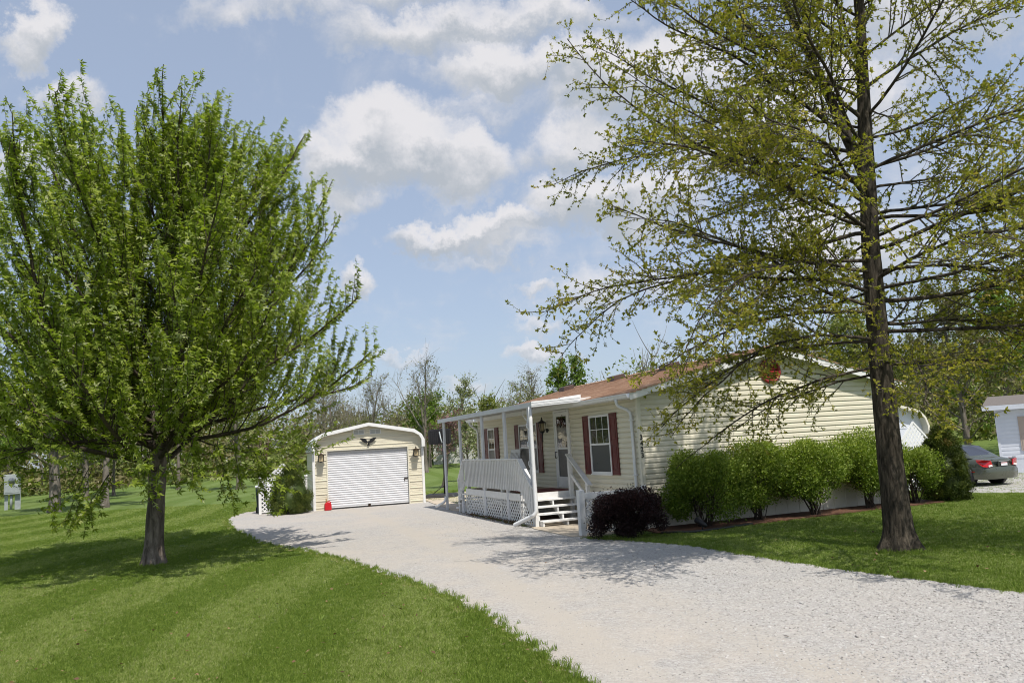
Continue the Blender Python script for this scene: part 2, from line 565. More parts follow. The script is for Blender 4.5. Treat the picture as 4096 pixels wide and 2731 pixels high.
def lawn_mat():
    m = bpy.data.materials.new('lawn_turf'); m.use_nodes = True
    t = NT(m.node_tree); b = t.n['Principled BSDF']
    tc = t.new('ShaderNodeTexCoord'); vec = tc.outputs['Object']
    big = t.noise(vec, 0.16, 5, 0.6)
    mid = t.noise(vec, 1.3, 6, 0.65)
    fin = t.noise(vec, 26.0, 6, 0.75)
    mp = t.new('ShaderNodeMapping'); mp.inputs['Scale'].default_value = (30, 9, 9)
    t.l.new(vec, mp.inputs[0])
    blade = t.noise(mp.outputs[0], 6.0, 4, 0.7)
    c = t.mix(t.maprange(fin, 0.3, 0.7), (0.070, 0.112, 0.020), (0.145, 0.20, 0.045))
    c = t.mix(t.maprange(blade, 0.52, 0.72, 0, 0.5), c, (0.15, 0.22, 0.055))
    c = t.mix(t.maprange(mid, 0.4, 0.72, 0, 0.45), c, (0.13, 0.185, 0.04))
    c = t.mix(t.maprange(big, 0.42, 0.66, 0, 0.30), c, (0.075, 0.15, 0.018))
    # mowing passes: light caught by leaning turf, painted as paler colour bands
    sp = t.new('ShaderNodeSeparateXYZ'); t.l.new(vec, sp.inputs[0])
    X, Y = sp.outputs[0], sp.outputs[1]
    wob = t.math('MULTIPLY', t.math('SINE', t.math('ADD', t.math('MULTIPLY', Y, .21), t.math('MULTIPLY', X, .13))), 1.1)
    s = t.math('ADD', t.math('ADD', X, t.math('MULTIPLY', Y, 0.10)), wob)
    st = t.math('SINE', t.math('MULTIPLY', s, 2 * math.pi / 2.3))
    st = t.maprange(st, -0.35, 0.35, 0, 1, smooth=True)
    onleft = t.maprange(X, 0.0, 3.0, 1.0, 0.2)
    c = t.mix(t.math('MULTIPLY', t.math('MULTIPLY', st, onleft), t.maprange(t.noise(vec, 0.5, 4, 0.6), 0.35, 0.65, 0.15, 0.5)), c, (0.185, 0.245, 0.085))
    # thin straw-coloured patches in the lawn under the oak
    straw = t.noise(vec, 0.9, 7, 0.7, 0.5)
    under = t.maprange(t.vmath('DISTANCE', vec, (7.6, 12.0, 0.0)), 1.0, 4.2, 1.0, 0.0)
    c = t.mix(t.math('MULTIPLY', t.maprange(straw, 0.54, 0.68, 0, 0.7), under), c, (0.30, 0.235, 0.12))
    t.put(b.inputs['Base Color'], c)
    b.inputs['Roughness'].default_value = 0.85
    b.inputs['Specular IOR Level'].default_value = 0.2
    hsum = t.math('ADD', fin, blade)
    t.put(b.inputs['Normal'], t.bump(hsum, 0.7, 0.035))
    return m


def gravel_mat():
    m = bpy.data.materials.new('limestone_gravel'); m.use_nodes = True
    t = NT(m.node_tree); b = t.n['Principled BSDF']
    tc = t.new('ShaderNodeTexCoord'); vec = tc.outputs['Object']
    vo = t.new('ShaderNodeTexVoronoi', feature='F1'); vo.inputs['Scale'].default_value = 34
    t.l.new(vec, vo.inputs['Vector'])
    v2 = t.new('ShaderNodeTexVoronoi', feature='F1'); v2.inputs['Scale'].default_value = 85
    t.l.new(vec, v2.inputs['Vector'])
    big = t.noise(vec, 0.33, 5, 0.6)
    mid = t.noise(vec, 1.7, 6, 0.65)
    sp = t.new('ShaderNodeSeparateXYZ'); t.l.new(vec, sp.inputs[0])
    sc = t.new('ShaderNodeSeparateColor'); t.l.new(vo.outputs['Color'], sc.inputs[0])
    sc2 = t.new('ShaderNodeSeparateColor'); t.l.new(v2.outputs['Color'], sc2.inputs[0])
    a = t.ramp(sc.outputs[0], [(0, (0.20, 0.195, 0.19)), (0.3, (0.32, 0.31, 0.30)), (0.75, (0.42, 0.41, 0.395)), (1, (0.55, 0.54, 0.53))])
    c2 = t.ramp(sc2.outputs[0], [(0, (0.26, 0.245, 0.23)), (0.5, (0.38, 0.365, 0.345)), (1, (0.49, 0.475, 0.45))])
    c = t.mix(0.5, a, c2)
    fines = t.maprange(t.math('ADD', mid, t.math('MULTIPLY', big, 1.0)), 0.85, 1.2, 0.15, 0.75)
    c = t.mix(fines, c, (0.455, 0.41, 0.355))
    # worn, browner wheel tracks near the mouth of the drive
    br = t.noise(vec, 0.55, 5, 0.6, 0.8)
    nearm = t.maprange(sp.outputs[1], 6.0, 10.5, 1.0, 0.12)
    c = t.mix(t.math('MULTIPLY', t.maprange(br, 0.47, 0.68, 0, 0.75), nearm), c, (0.36, 0.322, 0.27))
    # two packed wheel ruts that follow the bend of the drive
    cxp = t.math('SUBTRACT', t.math('SUBTRACT', 3.1, t.math('MULTIPLY', sp.outputs[1], 0.165)), t.math('MULTIPLY', t.math('MULTIPLY', sp.outputs[1], sp.outputs[1]), 0.0042))
    off = t.math('ABSOLUTE', t.math('SUBTRACT', t.math('SUBTRACT', sp.outputs[0], cxp), t.math('MULTIPLY', t.math('SUBTRACT', mid, 0.5), 0.5)))
    rut = t.maprange(t.math('ABSOLUTE', t.math('SUBTRACT', off, 0.78)), 0.10, 0.42, 1.0, 0.0, smooth=True)
    rut = t.math('MULTIPLY', rut, t.maprange(big, 0.35, 0.6, 0.35, 0.85))
    c = t.mix(rut, c, (0.425, 0.388, 0.338))
    # clean fresh stone on the right
    side = t.math('SUBTRACT', sp.outputs[0], t.math('MULTIPLY', t.math('SUBTRACT', sp.outputs[1], 8.0), -0.35))
    c = t.mix(t.maprange(side, 2.0, 3.8, 0, 0.55), c, t.mix(0.5, a, (0.41, 0.405, 0.40)))
    weeds = t.noise(vec, 2.6, 6, 0.7, 0.4)
    c = t.mix(t.math('MULTIPLY', t.maprange(weeds, 0.66, 0.74, 0, 0.6), t.maprange(sp.outputs[1], 14, 24, 0.15, 1.0)), c, (0.20, 0.21, 0.07))
    t.put(b.inputs['Base Color'], c)
    b.inputs['Roughness'].default_value = 0.95
    b.inputs['Specular IOR Level'].default_value = 0.15
    hh = t.math('ADD', t.math('MULTIPLY', vo.outputs['Distance'], -1.4), t.math('MULTIPLY', v2.outputs['Distance'], -0.6))
    t.put(b.inputs['Normal'], t.bump(hh, 0.4, 0.02))
    return m


M['lawn'] = lawn_mat()
M['gravel'] = gravel_mat()
M['stone'] = None
M['blade'] = leaf_mat('grass_blades', [(0, (0.098, 0.165, 0.017)), (0.35, (0.17, 0.25, 0.031)), (0.65, (0.27, 0.345, 0.072)), (0.85, (0.37, 0.41, 0.16)), (1, (0.50, 0.45, 0.25))], 0.3, 0.6)
M['straw'] = pmat('dry_straw', (0.30, 0.245, 0.12), 0.9, 0.4, 9, 0.5, 60)
M['maple_leaf'] = leaf_mat('silver_maple_leaf', [(0, (0.15, 0.22, 0.023)), (0.45, (0.27, 0.355, 0.040)), (0.8, (0.37, 0.445, 0.080)), (0.93, (0.48, 0.53, 0.21)), (1, (0.58, 0.61, 0.37))], 0.54, tcol=(.95, 1.0, .42))
M['oak_leaf'] = leaf_mat('pin_oak_leaf', [(0, (0.18, 0.205, 0.022)), (0.4, (0.32, 0.315, 0.042)), (0.75, (0.43, 0.385, 0.075)), (1, (0.50, 0.38, 0.13))], 0.55)
M['hedge_leaf'] = leaf_mat('privet_leaf', [(0, (0.060, 0.115, 0.012)), (0.5, (0.165, 0.245, 0.027)), (1, (0.32, 0.38, 0.07))], 0.38)
M['barberry_leaf'] = leaf_mat('barberry_leaf', [(0, (0.010, 0.005, 0.005)), (0.6, (0.024, 0.010, 0.010)), (1, (0.055, 0.022, 0.020))], 0.2, tcol=(1, .4, .3))
M['conifer'] = leaf_mat('conifer_spray', [(0, (0.028, 0.045, 0.008)), (0.5, (0.065, 0.090, 0.012)), (0.9, (0.12, 0.14, 0.022)), (1, (0.17, 0.12, 0.035))], 0.22)
M['spruce'] = leaf_mat('spruce_needles', [(0, (0.035, 0.060, 0.010)), (0.5, (0.085, 0.120, 0.018)), (1, (0.16, 0.18, 0.035))], 0.22)
M['pale_leaf'] = leaf_mat('young_spring_leaf', [(0, (0.15, 0.19, 0.036)), (0.5, (0.235, 0.27, 0.06)), (1, (0.34, 0.34, 0.12))], 0.4)
M['mid_leaf'] = leaf_mat('spring_leaf', [(0, (0.09, 0.165, 0.018)), (0.5, (0.165, 0.255, 0.034)), (1, (0.27, 0.345, 0.07))], 0.4)
M['brown_leaf'] = leaf_mat('budding_twigs', [(0, (0.13, 0.11, 0.058)), (0.35, (0.20, 0.175, 0.08)), (0.6, (0.20, 0.22, 0.06)), (1, (0.30, 0.30, 0.12))], 0.3)
M['pink'] = leaf_mat('pink_blossom', [(0, (0.14, 0.075, 0.06)), (0.45, (0.25, 0.14, 0.13)), (0.7, (0.36, 0.22, 0.21)), (0.8, (0.15, 0.17, 0.05)), (1, (0.18, 0.20, 0.06))], 0.3, tcol=(1, .8, .8))
M['blossom_white'] = leaf_mat('white_blossom', [(0, (0.15, 0.19, 0.06)), (0.5, (0.24, 0.27, 0.11)), (0.8, (0.40, 0.42, 0.28)), (1, (0.55, 0.55, 0.46))], 0.3)
M['bark_maple'] = bark_mat('maple_bark', (0.075, 0.060, 0.048), (0.34, 0.285, 0.24), 11)
M['bark_limb'] = bark_mat('maple_limb_bark', (0.045, 0.036, 0.028), (0.13, 0.105, 0.082), 9, strength=0.4)
M['bark_oak'] = bark_mat('oak_bark', (0.020, 0.017, 0.013), (0.155, 0.130, 0.098), 15, strength=1.0)
M['bark_twig'] = pmat('oak_twig', (0.085, 0.072, 0.055), 0.9, 0.3, 6)
M['bark_grey'] = bark_mat('grey_bark', (0.10, 0.085, 0.07), (0.33, 0.29, 0.25), 7)
M['bark_pale'] = pmat('pale_twigs', (0.19, 0.172, 0.128), 0.9, 0.25, 2)
M['bark_dark'] = pmat('shrub_stems', (0.05, 0.036, 0.026), 0.9, 0.3, 10)


def stone_mat():
    m = bpy.data.materials.new('limestone_pebble'); m.use_nodes = True
    t = NT(m.node_tree); b = t.n['Principled BSDF']
    oi = t.new('ShaderNodeObjectInfo')
    c = t.ramp(oi.outputs['Random'], [(0, (0.22, 0.205, 0.19)), (0.15, (0.35, 0.335, 0.315)), (0.75, (0.42, 0.405, 0.385)), (1, (0.50, 0.485, 0.465))])
    t.put(b.inputs['Base Color'], c)
    b.inputs['Roughness'].default_value = 0.9
    return m


M['stone'] = stone_mat()

# ------------------------------------------------------------------ ground, drive, paving
gx = np.unique(np.concatenate([np.linspace(-700, -60, 17), np.linspace(-60, 60, 121), np.linspace(60, 700, 17)]))
gy = np.unique(np.concatenate([np.linspace(-120, -10, 6), np.linspace(-10, 130, 141), np.linspace(130, 1200, 20)]))
GX, GY = np.meshgrid(gx, gy)
GZ = ground_h(GX, GY)
V = np.stack([GX, GY, GZ], -1).reshape(-1, 3)
nx, ny = len(gx), len(gy)
ii, jj = np.meshgrid(np.arange(nx - 1), np.arange(ny - 1))
q = (jj * nx + ii).ravel()
F = np.stack([q, q + 1, q + nx + 1, q + nx], 1)
np_mesh('lawn_ground', V, F, M['lawn'], smooth=True, label='mown green lawn with pale mowing stripes', kind='structure')

# gravel drive outline (left edge from the mouth to the garage, then back along house and right lawn)
DRIVE_L = [(2.6, -6), (1.6, 2), (0.95, 5.0), (0.43, 7.1), (-0.05, 8.6), (-0.67, 10.4), (-1.53, 12.3), (-2.67, 14.4), (-3.4, 15.74), (-4.6, 17.5), (-6.6, 20.2),
           (-9.2, 25.3), (-10.9, 29.6), (-11.2, 32.2), (-10.4, 33.4), (-8.2, 33.4)]
DRIVE_R = [(-3.2, 32.6), (-2.4, 29.5), (-2.3, 27.2), (-1.35, 24.2), (0.1, 20.2), (0.75, 18.6), (1.35, 17.1), (2.06, 16.5), (3.07, 15.2), (3.77, 13.55), (4.41, 11.97), (5.19, 10.6), (5.8, 9.56), (7.2, 7.6), (10, 4), (16, -2), (18, -6)]


def jag(poly, step, amp, seed):
    r = random.Random(seed)
    out = []
    for (x0, y0), (x1, y1) in zip(poly[:-1], poly[1:]):
        n = max(1, int(math.hypot(x1 - x0, y1 - y0) / step))
        for k in range(n):
            s = k / n
            out.append((x0 + (x1 - x0) * s + r.uniform(-amp, amp), y0 + (y1 - y0) * s + r.uniform(-amp, amp)))
    out.append(poly[-1])
    return out


left = jag(DRIVE_L, 0.17, 0.075, 3)
right_ = jag(DRIVE_R, 0.17, 0.05, 4)
drive_poly = left + right_
mb = MB()
mb.raw([(x, y, 0.006) for x, y in drive_poly], [tuple(range(len(drive_poly)))])
drv = mb.build('gravel_driveway', M['gravel'], label='white limestone gravel driveway curving up to the garage', kind='structure')
POLY = np.array(drive_poly)
# thin dry verge where grass gives way to stone
rv = random.Random(12)
vs, fs = [], []
for i, (x, y) in enumerate(left):
    a_ = left[max(i - 1, 0)]; b_ = left[min(i + 1, len(left) - 1)]
    tx_, ty_ = b_[0] - a_[0], b_[1] - a_[1]
    ln_ = math.hypot(tx_, ty_) or 1
    nx0, ny0 = -ty_ / ln_, tx_ / ln_
    w_ = rv.uniform(.02, .22)
    vs += [(x - nx0 * .08, y - ny0 * .08, 0.0035), (x + nx0 * w_, y + ny0 * w_, 0.0035)]
fs = [(2 * i, 2 * i + 2, 2 * i + 3, 2 * i + 1) for i in range(len(left) - 1)]
MB().raw(vs, fs).build('drive_verge', M['straw'], kind='structure', label='dry straw coloured verge along the drive')


def inside(px, py, poly):
    px = np.asarray(px); py = np.asarray(py)
    c = np.zeros(px.shape, bool)
    x0, y0 = poly[-1]
    for x1, y1 in poly:
        cond = ((y1 > py) != (y0 > py))
        with np.errstate(divide='ignore', invalid='ignore'):
            xi = (x0 - x1) * (py - y1) / (y0 - y1 + 1e-12) + x1
        c ^= cond & (px < xi)
        x0, y0 = x1, y1
    return c


# concrete walk in front of the steps and pad beyond the porch
mb = MB()
pts = [hw(-1.85, 2.2), hw(-1.85, 0.1), hw(-1.5, -0.25), hw(-0.02, -0.05), hw(-0.02, 3.5), hw(-1.6, 3.5)]
mb.prism([(p.x, p.y, 0.001) for p in pts], (0, 0, 0.024))
mb.build('concrete_walk', M['concrete'], kind='structure', label='tan concrete slab at the foot of the steps')
mb = MB()
pts = [Vector(q) for q in ((-1.6, 25.3), (-2.35, 26.9), (-2.75, 28.6), (-3.35, 30.6), (-3.75, 32.2), (-5.2, 36.6), (-1.6, 38.0), (0.6, 33.5), (0.3, 26.0))]
mb.prism([(p.x, p.y, 0.001) for p in pts], (0, 0, 0.028))
mb.build('concrete_pad', M['concrete'], kind='structure', label='tan concrete pad beyond the porch under the hoop')
# mulch bed along the gable with thin black edging
mb = MB()
pts = [hw(-0.1, -0.02), hw(-0.25, -0.9), hw(0.3, -1.35), hw(2.0, -1.1), hw(5.0, -0.95), hw(8.0, -0.9), hw(8.2, -0.02)]
mb.prism([(p.x, p.y, 0.001) for p in pts], (0, 0, 0.03))
mb.build('mulch_bed', M['mulch'], kind='structure', label='red brown mulch bed along the gable wall')
# neighbour's gravel drive to the right
nd = [(13.8, 24.6), (15.2, 23.9), (22, 23.4), (40, 22), (60, 26), (60, 44), (24, 40), (18, 38), (14.4, 37), (13.4, 30)]
nx_, ny_ = [], []
mb = MB()
vs, fs = [], []
GXs = np.linspace(12, 60, 60); GYs = np.linspace(21, 46, 40)
idx = {}
P2 = np.array(nd)
for j, yv in enumerate(GYs):
    for i, xv in enumerate(GXs):
        idx[(i, j)] = len(vs); vs.append((xv, yv, gh(xv, yv) + 0.03))
for j in range(len(GYs) - 1):
    for i in range(len(GXs) - 1):
        cx, cy = (GXs[i] + GXs[i + 1]) / 2, (GYs[j] + GYs[j + 1]) / 2
        if inside(np.array([cx]), np.array([cy]), nd)[0]:
            fs.append((idx[(i, j)], idx[(i + 1, j)], idx[(i + 1, j + 1)], idx[(i, j + 1)]))
mb.raw(vs, fs)
mb.build('neighbour_driveway', M['gravel'], kind='structure', label='pale gravel drive under the parked sedan')

# ------------------------------------------------------------------ the mobile home (local x across the gable, local y along the house)
GW, GL = 7.6, 11.8          # gable width, length
SK, EZ, PITCHR = 0.52, 3.03, 0.25
CRS = 0.1208                # siding course
home = empty('mobile_home', K_, YAW, 'cream sided mobile home with brown shingle roof and maroon shutters', 'house')
PEAKX = GW / 2


def wall_top(x):
    return EZ + 0.04 + PITCHR * (min(x, GW - x) + 0.02)


# backing walls
mb = MB()
mb.prism([(0.02, 0.012, 0.0), (GW - 0.02, 0.012, 0.0), (GW - 0.02, 0.012, EZ), (PEAKX, 0.012, wall_top(PEAKX) - 0.04), (0.02, 0.012, EZ)], (0, 0.09, 0))
gable_wall = mb.build('gable_wall', M['cream'], home)
mb = MB()
mb.box(0.012, 0.10, 0.11, GL, 0.0, EZ + 0.05)
long_wall = mb.build('front_wall', M['cream'], home)
mb = MB()
mb.box(GW - 0.1, GW - 0.012, 0.11, GL, 0.0, EZ + 0.05)
mb.build('rear_wall', M['cream'], home)
mb = MB()
mb.prism([(0.11, GL, 0.0), (GW - 0.11, GL, 0.0), (GW - 0.11, GL, EZ), (PEAKX, GL, wall_top(PEAKX) - 0.04), (0.11, GL, EZ)], (0, -0.09, 0))
mb.build('end_wall', M['cream'], home)

# lap siding: each course a board with a flat face and a cove near its top
PROF = [(0.0, 0.029), (0.072, 0.024), (0.096, 0.008), (CRS + 0.004, 0.0035)]  # (height, projection)


def course_gable(z0):
    vs, fs = [], []
    n = len(PROF)
    zt = z0 + CRS
    for (h, p) in PROF:
        z = z0 + h
        xl = 0.06
        lim = (z - EZ - 0.02) / PITCHR
        xl = max(xl, lim)
        vs.append((xl, 0.012 - p, z)); vs.append((GW - xl, 0.012 - p, z))
    vs.append((vs[0][0], 0.012, z0)); vs.append((vs[1][0], 0.012, z0))
    fs = [(2 * i, 2 * i + 1, 2 * i + 3, 2 * i + 2) for i in range(n - 1)]
    fs.append((2 * n, 2 * n + 1, 1, 0))
    return vs, fs


z = SK
while z < wall_top(PEAKX) - 0.16:
    vs, fs = course_gable(z)
    if vs[1][0] - vs[0][0] > 0.2 and vs[2 * 3 + 1][0] - vs[2 * 3][0] > 0.05:
        MB().raw(vs, fs).build('siding_board', M['cream'], gable_wall)
    z += CRS
mbb = MB()
n = len(PROF)
vs = []
for (h, p) in PROF:
    vs += [(0.012 - p, 0.06, h), (0.012 - p, GL - 0.03, h)]
vs += [(0.012, 0.06, 0), (0.012, GL - 0.03, 0)]
mbb.raw(vs, [(2 * i, 2 * i + 2, 2 * i + 3, 2 * i + 1) for i in range(n - 1)] + [(2 * n, 0, 1, 2 * n + 1)])
course_me = mbb.mesh('siding_board', M['cream'])
for k in range(21):
    inst(course_me, 'siding_board', long_wall, (0, 0, SK + k * CRS))

# corner posts
MB().box(-0.030, 0.062, -0.032, 0.062, SK - 0.03, EZ + 0.03).build('corner_trim', M['cream_trim'], home, bevel=0.006)
MB().box(GW - 0.062, GW + 0.022, -0.024, 0.062, SK - 0.03, EZ + 0.03).build('corner_trim', M['cream_trim'], home, bevel=0.006)
MB().box(-0.022, 0.062, GL - 0.06, GL + 0.022, SK - 0.03, EZ + 0.03).build('corner_trim', M['cream_trim'], home, bevel=0.006)

# skirting: vertical ribbed panels below the siding
MB().box(0.0, GW, -0.012, 0.008, SK - 0.035, SK + 0.004).build('skirt_rail', M['skirt'], home)
MB().box(-0.012, 0.008, 0.0, GL, SK - 0.035, SK + 0.004).build('skirt_rail', M['skirt'], home)
mb = MB()
vs, fs = [], []
prof = [(0, 0), (0.30, 0), (0.315, -0.016), (0.345, -0.016), (0.36, 0)]
for (x, y) in prof:
    vs += [(x, y, 0.0), (x, y, SK - 0.035)]
fs = [(2 * i, 2 * i + 2, 2 * i + 3, 2 * i + 1) for i in range(len(prof) - 1)]
skirt_me = MB().raw(vs, fs).mesh('skirt_panel', M['skirt'])
for k in range(21):
    inst(skirt_me, 'skirt_panel', home, (0.01 + k * 0.36, 0.0, 0.0))
for k in range(32):
    inst(skirt_me, 'skirt_panel', home, (0.0, 0.37 + k * 0.36, 0.0), (0, 0, -math.pi / 2))

# roof: deck slabs, shingle courses, rake boards, soffits
OV, RK = 0.30, 0.27
ZR = EZ + 0.05             # roof surface height at the eave edge x=-OV


def roof_z(x):
    return ZR + PITCHR * (min(x, GW - x) + OV)


roof = MB().prism([(-OV + 0.02, -RK + 0.03, ZR - 0.05), (PEAKX, -RK + 0.03, roof_z(PEAKX) - 0.05), (GW + OV - 0.02, -RK + 0.03, ZR - 0.05),
                   (GW + OV - 0.02, -RK + 0.03, ZR - 0.09), (PEAKX, -RK + 0.03, roof_z(PEAKX) - 0.11), (-OV + 0.02, -RK + 0.03, ZR - 0.09)], (0, GL + 2 * RK - 0.06, 0)).build('roof', M['soffit'], home)
mb = MB()
sl = math.sqrt(1 + PITCHR ** 2)
nrow = 29
for side in (0, 1):
    for k in range(nrow):
        x0 = -OV - 0.02 + k * 0.1433
        x1 = min(x0 + 0.16, PEAKX + 0.01)
        if x0 > PEAKX: break
        za, zb = ZR + PITCHR * (x0 + OV) + 0.012, ZR + PITCHR * (x1 + OV) + 0.001
        y0, y1 = -RK - 0.02, GL + RK + 0.02
        if side: x0, x1 = GW - x0, GW - x1
        mb.raw([(x0, y0, za - 0.016), (x0, y1, za - 0.016), (x0, y0, za), (x0, y1, za), (x1, y0, zb), (x1, y1, zb), (x1, y0, zb - 0.03), (x1, y1, zb - 0.03)],
               [(0, 1, 3, 2), (2, 3, 5, 4), (0, 2, 4, 6), (1, 7, 5, 3), (0, 6, 7, 1)])
mb.raw([(PEAKX - .13, -RK - .02, roof_z(PEAKX) - 0.012), (PEAKX, -RK - .02, roof_z(PEAKX) + 0.03), (PEAKX + .13, -RK - .02, roof_z(PEAKX) - 0.012),
        (PEAKX - .13, GL + RK + .02, roof_z(PEAKX) - 0.012), (PEAKX, GL + RK + .02, roof_z(PEAKX) + 0.03), (PEAKX + .13, GL + RK + .02, roof_z(PEAKX) - 0.012)],
       [(0, 1, 4, 3), (1, 2, 5, 4), (0, 2, 1), (3, 4, 5)])
mb.build('shingle_courses', M['shingle'], roof, kind='stuff')
for s in (0, 1):
    xa, xb = (-OV - 0.01, PEAKX) if s == 0 else (GW + OV + 0.01, PEAKX)
    za, zb = ZR - 0.012, roof_z(PEAKX) - 0.012
    MB().prism([(xa, -RK, za), (xb, -RK, zb), (xb, -RK, zb - 0.165), (xa, -RK, za - 0.155)], (0, 0.022, 0)).build('rake_board', M['white'], roof)
    MB().prism([(xa, GL + RK, za), (xb, GL + RK, zb), (xb, GL + RK, zb - 0.165), (xa, GL + RK, za - 0.155)], (0, -0.022, 0)).build('rake_board', M['white'], roof)
    xe = -OV if s == 0 else GW + OV
    xw = 0.0 if s == 0 else GW
    MB().box(min(xe, xw), max(xe, xw), -RK + 0.03, GL + RK - 0.03, ZR - 0.115, ZR - 0.10).build('eave_soffit', M['soffit'], roof)
    MB().box(xe - 0.012, xe + 0.012, -RK + 0.025, GL + RK - 0.025, ZR - 0.13, ZR - 0.01).build('eave_fascia', M['white'], roof)
# gutter along the front eave (open K profile)
gp = [(-OV - 0.014, ZR - 0.02), (-OV - 0.014, ZR - 0.115), (-OV - 0.075, ZR - 0.115), (-OV - 0.10, ZR - 0.06), (-OV - 0.115, ZR - 0.045), (-OV - 0.115, ZR - 0.02), (-OV - 0.105, ZR - 0.02),
      (-OV - 0.092, ZR - 0.06), (-OV - 0.070, ZR - 0.105), (-OV - 0.024, ZR - 0.105), (-OV - 0.024, ZR - 0.02)]
MB().prism([(x, -RK + 0.02, z) for x, z in gp], (0, 2.62 + RK, 0)).build('gutter', M['white_metal'], roof)
MB().prism([(x, 11.2, z) for x, z in gp], (0, GL + RK - 11.22, 0)).build('gutter', M['white_metal'], roof)
# static roof vents
for (vx, vy) in ((3.28, 10.9), (3.28, 6.95), (3.3, 3.7)):
    zz = roof_z(vx)
    mb = MB().prism([(vx - 0.24, vy - 0.22, zz - 0.06 - .06), (vx - 0.22, vy - 0.22, zz + 0.11), (vx + 0.16, vy - 0.22, zz + 0.19), (vx + 0.22, vy - 0.22, zz + 0.03)], (0, 0.5, 0))
    v = mb.build('roof_vent', M['vent_brown'], roof, bevel=0.012)


def downspout(pts, parent, rad=0.036):
    return MB().tube(pts, rad, 8).build('downspout', M['white_metal'], parent)


downspout([(-OV - 0.06, 0.33, ZR - 0.11), (-OV - 0.06, 0.33, ZR - 0.20), (-OV - 0.03, 0.32, ZR - 0.27), (-0.14, 0.26, ZR - 0.36), (-0.075, 0.23, ZR - 0.43), (-0.062, 0.22, ZR - 0.52), (-0.062, 0.22, 1.2), (-0.062, 0.22, 0.25)], home)
downspout([(-OV - 0.06, GL - 0.1, ZR - 0.11), (-OV - 0.06, GL - 0.1, ZR - 0.2), (-0.10, GL - 0.07, ZR - 0.40), (-0.062, GL - 0.06, ZR - 0.5), (-0.062, GL - 0.06, 0.25)], home)
for zz in (2.45, 1.2):
    MB().box(-0.105, -0.02, 0.175, 0.265, zz, zz + 0.03).build('pipe_strap', M['white_metal'], home)


# windows on the front wall: outward is -x
def window(y0, y1, z0, z1, name, ncol=3, shut=0.33, cur=False):
    w = MB()
    fr = 0.055
    w.box(-0.045, 0.01, y0, y0 + fr, z0, z1); w.box(-0.045, 0.01, y1 - fr, y1, z0, z1)
    w.box(-0.044, 0.01, y0 + fr, y1 - fr, z0, z0 + fr); w.box(-0.044, 0.01, y0 + fr, y1 - fr, z1 - fr, z1)
    win = w.build('window', M['white'], home, bevel=0.004)
    zm = (z0 + z1) / 2
    MB().box(-0.040, -0.005, y0 + fr, y1 - fr, zm - 0.022, zm + 0.022).build('meeting_rail', M['white'], win)
    MB().box(-0.024, -0.021, y0 + fr, y1 - fr, zm + 0.022, z1 - fr).build('upper_pane', M['glass'], win)
    MB().box(-0.020, -0.017, y0 + fr, y1 - fr, z0 + fr, zm - 0.022).build('lower_pane', M['screen'], win)
    for k in range(1, ncol):
        yy = y0 + fr + (y1 - y0 - 2 * fr) * k / ncol
        MB().box(-0.0275, -0.0245, yy - 0.008, yy + 0.008, zm + 0.023, z1 - fr).build('muntin', M['white'], win)
    zz = (zm + z1) / 2
    MB().box(-0.0285, -0.0285 + 0.0035, y0 + fr, y1 - fr, zz - 0.008, zz + 0.008).build('muntin', M['white'], win)
    MB().box(-0.06, 0.0, y0 - 0.015, y1 + 0.015, z0 - 0.03, z0 + 0.002).build('sill', M['white'], win)
    for sgn in (0, 1):
        ya = y0 - shut - 0.012 if sgn == 0 else y1 + 0.012
        yb = ya + shut
        s = MB()
        s.box(-0.043, -0.012, ya, ya + 0.05, z0 - 0.02, z1 + 0.01); s.box(-0.043, -0.012, yb - 0.05, yb, z0 - 0.02, z1 + 0.01)
        zc = zm + 0.02
        for (a, b) in ((z0 - 0.02, z0 + 0.10), (zc - 0.05, zc + 0.05), (z1 - 0.10, z1 + 0.01)):
            s.box(-0.0425, -0.012, ya + 0.05, yb - 0.05, a, b)
        sh = s.build('shutter', M['maroon'], home, bevel=0.004)
        for (a, b) in ((z0 + 0.10, zc - 0.05), (zc + 0.05, z1 - 0.10)):
            MB().box(-0.030, -0.012, ya + 0.05, yb - 0.05, a, b).build('shutter_panel', M['maroon'], sh)
            MB().prism([(-0.0305, ya + 0.08, a + 0.03), (-0.0305, yb - 0.08, a + 0.03), (-0.0305, yb - 0.08, b - 0.03), (-0.0305, ya + 0.08, b - 0.03)], (-0.009, 0, 0)).build('raised_panel', M['maroon'], sh, bevel=0.008)
    return win


window(1.39, 2.52, 1.215, 2.685, 'w1', 3, 0.36)
window(6.10, 7.62, 1.215, 2.675, 'w2', 4, 0.36)
window(9.96, 10.68, 1.215, 2.675, 'w3', 2, 0.37)

# entrance: white storm door with long glass
dy0, dy1, dz0, dz1 = 3.80, 4.70, 0.80, 2.90
w = MB()
w.box(-0.055, 0.01, dy0 - 0.06, dy0, dz0, dz1 + 0.05); w.box(-0.055, 0.01, dy1, dy1 + 0.06, dz0, dz1 + 0.05); w.box(-0.054, 0.01, dy0, dy1, dz1, dz1 + 0.05)
door = w.build('storm_door', M['white'], home, bevel=0.004)
w = MB()
w.box(-0.045, -0.012, dy0 + 0.004, dy0 + 0.11, dz0 + 0.01, dz1 - 0.01); w.box(-0.045, -0.012, dy1 - 0.11, dy1 - 0.004, dz0 + 0.01, dz1 - 0.01)
w.box(-0.044, -0.012, dy0 + 0.11, dy1 - 0.11, dz1 - 0.13, dz1 - 0.01)
w.box(-0.044, -0.012, dy0 + 0.11, dy1 - 0.11, dz0 + 0.01, dz0 + 0.31)
w.box(-0.044, -0.012, dy0 + 0.11, dy1 - 0.11, 1.86, 1.91)
w.build('door_leaf', M['white'], door, bevel=0.004)
